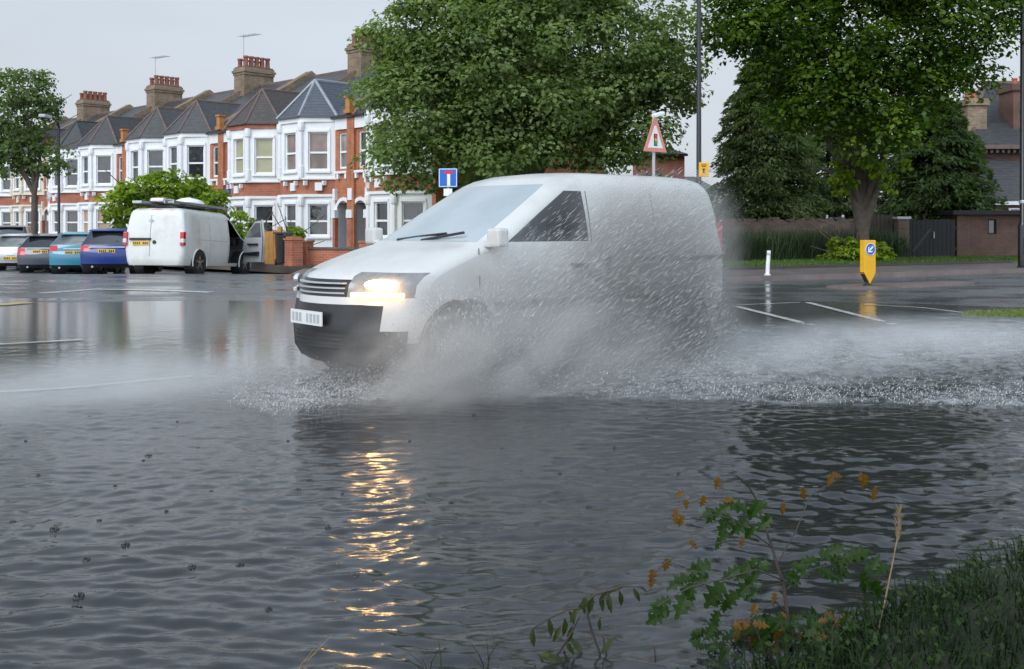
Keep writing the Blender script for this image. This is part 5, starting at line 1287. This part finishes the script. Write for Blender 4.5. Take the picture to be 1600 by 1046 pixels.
tag(np_mesh('bank_weeds', Vv, Ff, M['bank_leaf']), 'low dark leafy weeds mixed into the bank grass', None, None, 'stuff')
# leaves with lobes, each a folded outline
LOBES = [(0, 0), (.06, .02)]+[(.06+.94*i/22, (.34*math.sin(math.pi*min(1, (.06+.94*i/22))**.8)**.8)*(.70+.30*math.sin(2*math.pi*3.6*i/22-1.2))) for i in range(1, 22)]+[(1.0, 0)]
def lobed_leaf(mb, c, dirv, nrm, ln, fold=.25, wd=1.0, curl=.15, lobes=LOBES):
    d_ = Vector(dirv).normalized(); n_ = Vector(nrm); n_ = (n_-d_*n_.dot(d_)).normalized(); b_ = d_.cross(n_); c = Vector(c)
    mid = [c+d_*(u*ln)-n_*(curl*ln*u*u) for u, v in lobes]
    for s_ in (1, -1):
        ed = [m+b_*(s_*v*ln*wd)+n_*(abs(v)*fold*ln) for m, (u, v) in zip(mid, lobes)]
        for i in range(len(lobes)-1):
            if lobes[i][1] == 0 and lobes[i+1][1] == 0: continue
            if i == 0: mb.add([mid[0], mid[1], ed[1]], [(0, 1, 2)])
            elif i == len(lobes)-2: mb.add([mid[i], mid[i+1], ed[i]], [(0, 1, 2)])
            else: mb.add([mid[i], mid[i+1], ed[i+1], ed[i]], [(0, 1, 2, 3)])
def leafcol(name, stops): return leafmat(name, stops, trans=.45, rough=.4, spec=.3)
M['sap_green'] = leafcol('sapling_leaf', [(0, (.010, .026, .003)), (.5, (.022, .055, .005)), (.85, (.045, .09, .009)), (1, (.10, .11, .012))])
M['sap_yellow'] = leafcol('withered_leaf', [(0, (.08, .028, .006)), (.4, (.13, .055, .007)), (.75, (.17, .105, .008)), (1, (.10, .11, .010))])
M['weed_leaf'] = leafcol('weed_leaf', [(0, (.022, .030, .014)), (.5, (.045, .060, .022)), (1, (.10, .12, .03))])
DS = 3.34
cp = lambda x, y: (1000+x/2.857, 680+y/2.857)
def pt(x, y, dd=0): a_ = cp(x, y); return at(a_[0], a_[1], DS+dd)
sb = pt(665, 960); sap = empty('sapling', Vector((sb.x, DS, float(bank_z(sb.x, DS)))), 0, 'small oak leaved sapling with green and withered orange leaves on the near bank', 'sapling')
so_ = sap.location.copy(); L_ = lambda v: Vector(v)-so_
stm = MB(); dep = {}
main = [pt(675, 1010), pt(668, 900), pt(655, 780), pt(640, 660), pt(610, 580, .02), pt(590, 500, .04), pt(545, 380, .06), pt(520, 290, .05), pt(480, 220, .04), pt(430, 180, 0), pt(360, 180, -.04)]
main[0].z = so_.z-.05
stm.tube([L_(q) for q in main], [.0075, .007, .0068, .006, .0055, .005, .0042, .0035, .003, .0022, .0015], 7)
tw = [[(590, 500, .04), (480, 420, -.03), (400, 370, -.08), (300, 350, -.12)], [(640, 650, 0), (520, 600, -.10), (380, 640, -.16), (220, 680, -.2), (80, 760, -.22)], [(640, 660, 0), (500, 690, .05), (380, 740, .08), (320, 850, .1)],
      [(655, 690, 0), (760, 600, .10), (900, 570, .16), (1060, 590, .2)], [(610, 580, .02), (700, 420, .1), (760, 270, .14), (880, 200, .2), (1040, 230, .24)], [(520, 290, .05), (400, 280, 0), (280, 280, -.05), (170, 330, -.1)], [(590, 500, .04), (420, 470, -.12), (240, 500, -.16), (110, 570, -.2), (50, 640, -.22)], [(660, 800, 0), (600, 740, -.05), (480, 830, -.1), (420, 890, -.12)], [(668, 900, 0), (760, 860, .05), (830, 850, .08)]]
for q in tw: stm.tube([L_(pt(*r_)) for r_ in q], [.003]+[.0022]*(len(q)-2)+[.001], 5)
stm.build('stem', M['bark_dark'], sap, smooth=60)
random.seed(5)
def leaves(lst, mat, nm, dd_fn, base_len):
    mb = MB()
    for (x, y, k, ang) in lst:
        c = pt(x, y, dd_fn(x)); a_ = math.radians(ang+random.uniform(-12, 12)); ln = base_len*k
        d_ = Vector((math.cos(a_), random.uniform(-.35, .25), math.sin(a_)))
        n_ = Vector((random.uniform(-.3, .3), -.75+random.uniform(-.2, .2), .6))
        lobed_leaf(mb, L_(c)-d_*ln*.5, d_, n_, ln, .22, random.uniform(.85, 1.1))
    return mb.build(nm, mat, sap)
green = [(310, 355, 1.0, 195), (365, 335, 1.0, 200), (430, 318, 1.2, 170), (375, 405, 1.1, 235), (440, 412, 1.1, 225), (512, 335, 1.15, 230), (555, 395, 1.0, 210), (490, 435, .9, 240), (365, 460, .9, 220),
 (265, 590, 1.25, 200), (165, 660, 1.25, 205), (272, 640, .9, 215), (100, 745, .95, 190), (190, 755, 1.6, 230), (72, 812, 1.3, 225), (330, 715, 1.6, 240), (405, 620, 1.1, 200), (400, 740, 1.2, 240), (462, 690, 1.3, 225), (335, 820, .9, 240), (320, 862, .9, 230), (530, 590, 1.2, 200), (460, 610, 1.0, 220),
 (225, 700, .9, 250), (500, 650, 1.0, 240), (560, 860, 1.1, 250), (540, 920, 1.2, 240),
 (760, 560, 1.1, 15), (850, 535, 1.3, 350), (970, 530, 1.5, 20), (715, 600, 1.0, 340), (830, 610, 1.3, 340), (905, 600, 1.1, 330), (1060, 590, 1.5, 10), (1000, 665, 1.3, 300), (1060, 690, 1.2, 280), (690, 640, .9, 320), (900, 560, 1.2, 30)]
yel = [(345, 215, 1.0, 265), (175, 265, .9, 200), (205, 310, .8, 270), (280, 297, 1.0, 240), (160, 365, 1.2, 280), (182, 385, 1.0, 260), (392, 290, .9, 190), (240, 490, 1.0, 320), (118, 580, 1.1, 260), (55, 635, 1.2, 265), (50, 660, .9, 270), (730, 262, 1.2, 300), (638, 330, 1.0, 280), (850, 200, 1.2, 250), (880, 180, 1.0, 340), (1000, 205, 1.2, 270), (1045, 265, 1.1, 275), (985, 185, .8, 80), (600, 735, 1.1, 260), (510, 780, 1.0, 230), (472, 845, 1.0, 240), (430, 890, 1.0, 250), (610, 900, 1.3, 265), (600, 960, 1.2, 255), (640, 870, 1.0, 270), (800, 860, 1.2, 350), (850, 855, 1.0, 10), (455, 478, .9, 250)]
ddf = lambda x: -.14 if x < 300 else (.14 if x > 750 else -.04)
green += [(x+random.uniform(-38, 38), y+random.uniform(-32, 32), k*random.uniform(.5, .85), ang+random.uniform(-50, 50)) for (x, y, k, ang) in green]
leaves(green, M['sap_green'], 'foliage', ddf, .068); leaves(yel, M['sap_yellow'], 'withered_foliage', ddf, .044)
# low tangle of dark leaves at the sapling's foot
bb = pt(900, 1000, .02); brm = empty('bramble', Vector((bb.x, DS, float(bank_z(bb.x, DS)))), 0, 'dark low bramble tangle with some rusty leaves beneath the sapling', 'bramble')
bo_ = brm.location.copy(); mb = MB(); fol = MB(); rus = MB()
for i in range(64):
    x0 = random.uniform(440, 1640) if i % 3 else random.uniform(440, 900); x1 = x0+random.uniform(-220, 220); ht = random.uniform(60, 230); dd_ = random.uniform(-.12, .35)+max(0, x0-1000)*.0006
    P_ = [pt(x0, 1040, dd_), pt((x0+x1)/2, 1000-ht*.8, dd_), pt(x1, 990-ht*.65, dd_-.03)]
    mb.tube([q-bo_ for q in P_], [.0028, .002, .0008], 5)
    for k in range(9):
        f = random.uniform(.25, 1); q = (P_[0].lerp(P_[1], f*2) if f < .5 else P_[1].lerp(P_[2], f*2-1))-bo_+Vector((random.uniform(-.03, .03), random.uniform(-.03, .03), random.uniform(-.02, .02)))
        a_ = random.uniform(0, 6.3); lobed_leaf(rus if random.random() < .10 else fol, q, (math.cos(a_), random.uniform(-.5, .2), math.sin(a_)*.7-.2), (random.uniform(-.5, .5), -.6, .7), random.uniform(.028, .055), .25, random.uniform(.9, 1.3), .3)
mb.build('stem', M['bark_dark'], brm, smooth=60); fol.build('foliage', M['bank_leaf'], brm); rus.build('withered_foliage', M['sap_yellow'], brm)
# bent weed in the shallows, left of the sapling
cq = lambda x, y, dd=0: at(800+x/5.077, 840+y/5.077, 3.33+dd)
wb = cq(640, 1000); wd2 = empty('bent_weed', Vector((wb.x, 3.33, -.03)), 0, 'drooping dark weed arching out of the shallow water beside the sapling', 'weed')
wo = wd2.location.copy(); mb = MB()
for pth, r_ in (([(300, 1010), (380, 900), (470, 760), (540, 620)], .004), ([(720, 1040), (690, 900), (640, 770), (600, 620), (590, 520)], .0045), ([(590, 560), (450, 570), (300, 640), (170, 720), (150, 800)], .003), ([(590, 520), (660, 450), (760, 425), (880, 385), (1040, 400)], .003), ([(720, 770), (740, 900), (790, 1020)], .003), ([(1130, 860), (1140, 1030)], .0035), ([(640, 770), (760, 800), (900, 830)], .002)):
    mb.tube([cq(*q)-wo for q in pth], [r_]*(len(pth)-1)+[r_*.4], 6)
mb.build('stem', M['bark_dark'], wd2, smooth=60)
mb = MB(); LANCE = [(0, 0), (.12, .06), (.35, .13), (.6, .12), (.85, .05), (1.0, 0)]
for x, y, an, ln in ((575, 470, 262, .055), (640, 450, 258, .062), (720, 440, 262, .060), (850, 420, 285, .055), (960, 400, 300, .045), (1000, 385, 340, .03), (165, 720, 268, .06), (290, 640, 285, .055), (420, 640, 272, .06), (480, 700, 255, .055), (700, 640, 262, .04), (390, 700, 240, .05), (520, 560, 240, .05), (900, 380, 200, .05), (800, 410, 215, .05), (760, 430, 275, .06), (600, 480, 235, .05), (450, 580, 300, .05), (340, 900, 200, .05), (440, 830, 290, .05), (470, 960, 10, .07), (520, 1000, 170, .07), (650, 980, 350, .07), (710, 930, 60, .06), (560, 930, 120, .06), (420, 1000, 150, .08), (600, 1010, 30, .07)):
    c = cq(x, y, random.uniform(-.06, .06))-wo; a_ = math.radians(an); lobed_leaf(mb, c, (math.cos(a_), random.uniform(-.3, .1), math.sin(a_)), (random.uniform(-.4, .4), -.7, .6), ln*1.2, .3, 1.1, .35, LANCE)
mb.build('foliage', M['weed_leaf'], wd2)
# dry grass stalk with a feathery seed head
kb_ = pt(1040, 1040); dk = empty('dry_stalk', Vector((kb_.x, DS+.03, float(bank_z(kb_.x, DS)))), 0, 'tall dry straw coloured grass stalk with a feathery head', 'grass stalk')
M['straw'] = pm('straw', (.24, .17, .085), .6, .25, 30)
ko = dk.location.copy(); mb = MB(); mb.tube([Vector((0, 0, -.03))]+[pt(x, y, .03)-ko for x, y in ((1045, 960), (1090, 760), (1130, 560), (1150, 450), (1160, 345))], [.0035, .0032, .003, .0024, .0018, .0008], 6); mb.build('stalk', M['straw'], dk, smooth=60)
mb = MB()
for i in range(70):
    f = random.random(); q = pt(1150, 480, .03).lerp(pt(1160, 335, .03), f)-ko; a_ = random.uniform(.9, 2.3); e_ = q+Vector((math.cos(a_)*.022, random.uniform(-.01, .01), math.sin(a_)*.035)); mb.tube([q, e_], [.0011, .0004], 4, cap=False)
mb.build('seed_head', M['straw'], dk)
# thin stray grass blades standing in the water at the bottom edge
def tuft(px, py, label, n, spread, h):
    b_ = gp(px, py, -.02); r = empty('grass_tuft', Vector((b_.x, b_.y, -.03)), 0, label, 'grass tuft'); mb = MB()
    for i in range(n):
        dx = random.uniform(-spread, spread); hh = h*random.uniform(.5, 1); ln_ = random.uniform(-.7, .7)*hh
        mb.tube([(dx*.4, random.uniform(-.03, .03), 0), (dx*.6+ln_*.3, 0, hh*.55), (dx+ln_, random.uniform(-.04, .04), hh)], [.0018, .0015, .0005], 4)
    mb.build('blade', M['straw'] if n < 4 else M['weed_leaf'], r); return r
tuft(455, 1060, 'few thin dry grass blades at the water edge below the headlight reflection', 3, .12, .2)
tuft(680, 1058, 'thin dark grass blades beside the orange headlight reflection', 6, .08, .14)
tuft(545, 1056, 'pair of short straw blades between two other tufts', 2, .05, .08)
tuft(765, 1056, 'sparse dark blades near the bent weed', 4, .05, .14)

# ------------------------------------------------------------------ raindrops striking the water
drops = [(232, 712, 1.2), (224, 722, .7), (85, 832, 1.1), (155, 815, .9), (196, 855, 1.0), (135, 877, 1.1), (123, 938, 1.2), (513, 827, .9), (483, 752, 1.0), (466, 768, .9), (375, 886, 1.1), (20, 817, .8), (277, 660, .6), (140, 652, .6), (535, 775, .7), (330, 768, .6), (260, 800, .7), (740, 650, .8), (785, 702, .7), (875, 740, .7), (555, 905, .9), (420, 955, .8), (640, 690, .5), (380, 640, .5), (60, 742, .6), (310, 700, .6), (705, 785, .7), (960, 700, .7), (1010, 655, .6), (1085, 690, .7), (880, 672, .6), (920, 790, .8), (1060, 740, .6), (815, 735, .6), (1180, 668, .6), (1290, 690, .6), (1390, 720, .7), (450, 690, .5), (180, 760, .7), (40, 690, .5), (610, 770, .6), (300, 890, .9)]
proto = None
for i, (px, py, k) in enumerate(drops):
    b_ = gp(px, py, 0)
    if proto is None:
        mb = MB(); n = 9
        prof = [(.034, -.012), (.030, .004), (.024, .010), (.017, .006), (.008, .001), (.001, -.002)]
        vs = []; fs = []
        for j, (r_, z) in enumerate(prof):
            for q in range(n*2): 
                an = math.pi*q/n; hh = z*(1.9 if q % 5 == 1 else (1.1 if q % 3 == 0 else .4))+(.004 if q % 3 == 0 else 0) if j in (1, 2, 3) else z; vs.append((r_*math.cos(an), r_*math.sin(an), hh))
        m_ = n*2
        for j in range(len(prof)-1):
            for q in range(m_): fs.append((j*m_+q, j*m_+(q+1) % m_, (j+1)*m_+(q+1) % m_, (j+1)*m_+q))
        mb.add(vs, fs)
        mb.tube([(0, 0, 0), (0, 0, .03)], [.006, .002], 6)
        t = NT('drop_water'); t.bsdf(Base_Color=t.ramp(t.noise(t.obj(), 30), [(.3, (.02, .02, .022)), (.7, (.04, .04, .042))]), Roughness=.04, IOR=1.33)
        proto = o = mb.build('raindrop_splash', t.mat, None, smooth=60)
    else: o = proto.copy(); COL.objects.link(o)
    o.location = (b_.x, b_.y, float(water_z(b_.x, b_.y))); o.scale = (k*.62, k*.5, k*(.35+.45*((i*7) % 5)/5)); o.rotation_euler = (0, 0, i*1.7)
    tag(o, 'tiny crown splash where a raindrop strikes the flood water', 'splash', 'raindrop splashes on the flood')

# ------------------------------------------------------------------ spray thrown up by the van
def mist(name, label, box, dens, scale3=(1, 1, 1), rot=None, soft=.5, nscale=2.0, lo=.35, hi=.7, zfall=None, loc=None, rz=None, aniso=.2, floor=.0, col=.93, slab=False):
    """box: (a0,a1,s0,s1,z0,z1) in van axes; ellipsoidal falloff times stretched noise"""
    a0, a1, s0, s1, z0, z1 = box
    c = Vector(((a0+a1)/2, -(s0+s1)/2, (z0+z1)/2)); h = Vector(((a1-a0)/2, (s1-s0)/2, (z1-z0)/2))
    bm = bmesh.new()
    if slab: bmesh.ops.create_cube(bm, size=2.0)
    else: bmesh.ops.create_icosphere(bm, subdivisions=3, radius=1.0)
    for v in bm.verts: v.co = Vector((v.co.x*h.x, v.co.y*h.y, max(v.co.z*h.z, z0+.0-c.z if z0 < -.01 else v.co.z*h.z)))
    me = bpy.data.meshes.new(name); bm.to_mesh(me); bm.free()
    o = bpy.data.objects.new(name, me); COL.objects.link(o)
    base = VAN_CORNER if loc is None else Vector(loc); rz = VAN_A if rz is None else rz
    o.rotation_euler = (0, 0, rz); o.location = base+Matrix.Rotation(rz, 3, 'Z') @ c
    t = NT(name); p = t.obj()
    q = t.n('ShaderNodeVectorMath', {0: p, 1: tuple(1/x for x in h)}, operation='MULTIPLY').outputs[0]
    r = t.n('ShaderNodeVectorMath', {0: q}, operation='LENGTH').outputs['Value']
    if slab: r = t.math('SQRT', t.n('ShaderNodeVectorMath', {0: t.n('ShaderNodeVectorMath', {0: q, 1: q}, operation='MULTIPLY').outputs[0]}, operation='LENGTH').outputs['Value'])
    fall = t.n('ShaderNodeMapRange', {'Value': r, 1: 1.0, 2: 1.0-soft, 3: 0.0, 4: 1.0}, interpolation_type='SMOOTHSTEP').outputs[0]
    mp_ = t.n('ShaderNodeMapping', {'Vector': p, 'Rotation': rot or (0, 0, 0)}).outputs[0]
    mp_ = t.n('ShaderNodeMapping', {'Vector': mp_, 'Scale': scale3}).outputs[0]
    nz = t.noise(mp_, nscale, 4, .6, .3)
    nr = t.n('ShaderNodeMapRange', {'Value': nz, 1: lo, 2: hi, 3: floor, 4: 1.0}).outputs[0]
    d_ = t.math('MULTIPLY', t.math('MULTIPLY', fall, nr), dens)
    if zfall: 
        sp = t.n('ShaderNodeSeparateXYZ', {0: q}).outputs[2]
        d_ = t.math('MULTIPLY', d_, t.n('ShaderNodeMapRange', {'Value': sp, 1: -1.0, 2: 1.0, 3: 1.0, 4: zfall}).outputs[0])
    pv_ = t.n('ShaderNodeVolumePrincipled', {'Color': col if hasattr(col, '__len__') else (col, col, col), 'Density': d_, 'Anisotropy': aniso}); t.t.links.new(pv_.outputs[0], t.out.inputs['Volume'])
    me.materials.append(t.mat); tag(o, label, None, None, 'stuff'); return o
mist('spray_mist', 'dense grey spray cloud thrown up by the front wheel', (-1.1, 3.3, -.15, 1.35, -.45, 1.02), 6.5, (.8, 1, 2.0), (0, R(28), 0), .85, 2.4, .36, .64, .5, col=(.80, .79, .77))
mist('spray_mist', 'streaky veil of spray in front of the van side', (1.9, 4.50, .05, .66, -.7, 2.02), 4.8, (.9, 3, 9.0), (0, R(32), 0), .40, 1.7, .33, .66, .6, floor=.34, col=(.56, .55, .525), slab=True)
mist('spray_mist', 'lower veil of spray over the van door', (.35, 2.7, .05, .70, -1.1, 1.42), 4.2, (.9, 3, 9.0), (0, R(32), 0), .6, 1.7, .33, .66, .6, floor=.30, col=(.64, .63, .61), slab=True)
mist('spray_mist', 'low drifting spray along the wake behind the van', (.4, 11.0, -1.0, 2.9, -.26, .40), 1.35, (.8, 1, 1.3), None, .8, 2.4, .35, .65, .5)
mist('spray_mist', 'low white bow spray ahead of the van', (-4.0, .9, -3.0, .1, -.22, .42), 2.3, (.45, 1, 1.5), None, .85, 1.6, .30, .62, .6)
mist('spray_mist', 'spray kicked up round the rear wheel', (3.2, 4.9, -.3, .9, -.4, .75), 1.2, (1, 1, 1), None, .8, 3.0, .36, .62, .4)

t = NT('spray_water')
rd = t.n('ShaderNodeNewGeometry').outputs['Random Per Island']
b = t.n('ShaderNodeBsdfPrincipled', {'Base Color': t.ramp(rd, [(0, (.55, .56, .57)), (1, (.85, .86, .87))]), 'Roughness': .15, 'IOR': 1.33})
tp = t.n('ShaderNodeBsdfTransparent'); mx = t.n('ShaderNodeMixShader', {0: t.math('MULTIPLY_ADD', rd, .45, .15), 1: tp.outputs[0], 2: b.outputs[0]})
t.t.links.new(mx.outputs[0], t.out.inputs[0]); M['spray'] = t.mat
def to_world(a, s, z): return np.stack([VAN_CORNER.x+VAN_DX.x*a+VAN_NY.x*s, VAN_CORNER.y+VAN_DX.y*a+VAN_NY.y*s, z], 1)
def dirs_world(a, s, z): return unit(np.stack([VAN_DX.x*a+VAN_NY.x*s, VAN_DX.y*a+VAN_NY.y*s, z], 1))
def threads(name, label, P, D_w, ln, r):
    """water drops drawn out into short threads: 6-vertex spindles"""
    n = len(P); up = np.tile([0.3, .2, .93], (n, 1)); A_ = unit(np.cross(D_w, up)); B_ = np.cross(D_w, A_); ln = ln[:, None]; r = r[:, None]
    V = np.stack([P-D_w*ln*.5, P+A_*r, P+(-A_*.5+B_*.87)*r, P+(-A_*.5-B_*.87)*r, P+D_w*ln*.5], 1).reshape(-1, 3)
    i = np.arange(n)[:, None]*5
    Fc = np.concatenate([i+[0, 2, 1], i+[0, 3, 2], i+[0, 1, 3], i+[4, 1, 2], i+[4, 2, 3], i+[4, 3, 1]])
    o = np_mesh(name, V, Fc, M['spray']); tag(o, label, None, None, 'stuff'); return o
# sheet of drops beside the panel, flung up and back
n = 20000; a = 1.0+2.75*RNG.random(n)**.85; s = .25+.5*RNG.random(n); z = 1.95*RNG.random(n)**1.2
keep = z < (.75+.42*a)*(.5+.5*RNG.random(n))+.15; a, s, z = a[keep], s[keep], z[keep]; n = len(a)
threads('spray_threads', 'threads of flung water in front of the van side', to_world(a, s, z), dirs_world(.74+RNG.normal(0, .07, n), .08+RNG.normal(0, .06, n), .62+RNG.normal(0, .10, n)-.07*a), RNG.uniform(.02, .15, n), RNG.uniform(.0009, .0022, n))
# rear wheel fan
n = 3500; th = RNG.uniform(.1, 1.5, n); q = RNG.random(n)**.7*1.0; a = 3.65+q*np.cos(th)*.6; s = .05+.5*RNG.random(n); z = .05+q*np.sin(th)*.85
threads('spray_threads', 'fan of water thrown off the rear wheel', to_world(a, s, z), dirs_world(np.cos(th)*.7, .1+0*th, np.sin(th)), RNG.uniform(.015, .10, n), RNG.uniform(.002, .004, n))
# front wheel and bow splash
n = 5000; th = RNG.uniform(.05, 1.3, n); az = RNG.uniform(-.3, 2.6, n); q = RNG.random(n)**.6*1.25
a = 1.0+q*np.cos(th)*np.cos(az)*1.1-.2; s = .1+np.abs(q*np.cos(th)*np.sin(az))*.8; z = .02+q*np.sin(th)*.75
threads('spray_threads', 'splash of drops round the front wheel', to_world(a, s, z), dirs_world(np.cos(az)*np.cos(th), np.sin(az)*np.cos(th)*.6, np.sin(th)), RNG.uniform(.01, .07, n), RNG.uniform(.002, .0045, n))
# drops hopping over the churned wake and along its near edge
n = 30000; a = -.9+9.5*RNG.random(n); e_ = .25+1.1*np.clip(a-.6, 0, 9); k_ = RNG.random(n) < .45
s = np.where(k_, e_-np.abs(RNG.normal(0, .45, n)), -.6+.22*a+RNG.normal(0, .7, n)); z = .01+np.abs(RNG.normal(0, .05, n))*(1+1.2*np.exp(-((a-1.5)/2.5)**2))
ok = (s < e_+.15) & (s > -2); a, s, z = a[ok], s[ok], z[ok]; n = len(a)
threads('spray_drops', 'drops hopping over the churned wake', to_world(a, s, z), dirs_world(.4+RNG.normal(0, .5, n), .5+RNG.normal(0, .4, n), .7+RNG.random(n)), RNG.uniform(.008, .03, n), RNG.uniform(.002, .006, n))
# parts without a look of their own keep the thing's label
for o in list(bpy.data.objects):
    if o.parent is not None and 'category' in o: del o['category']
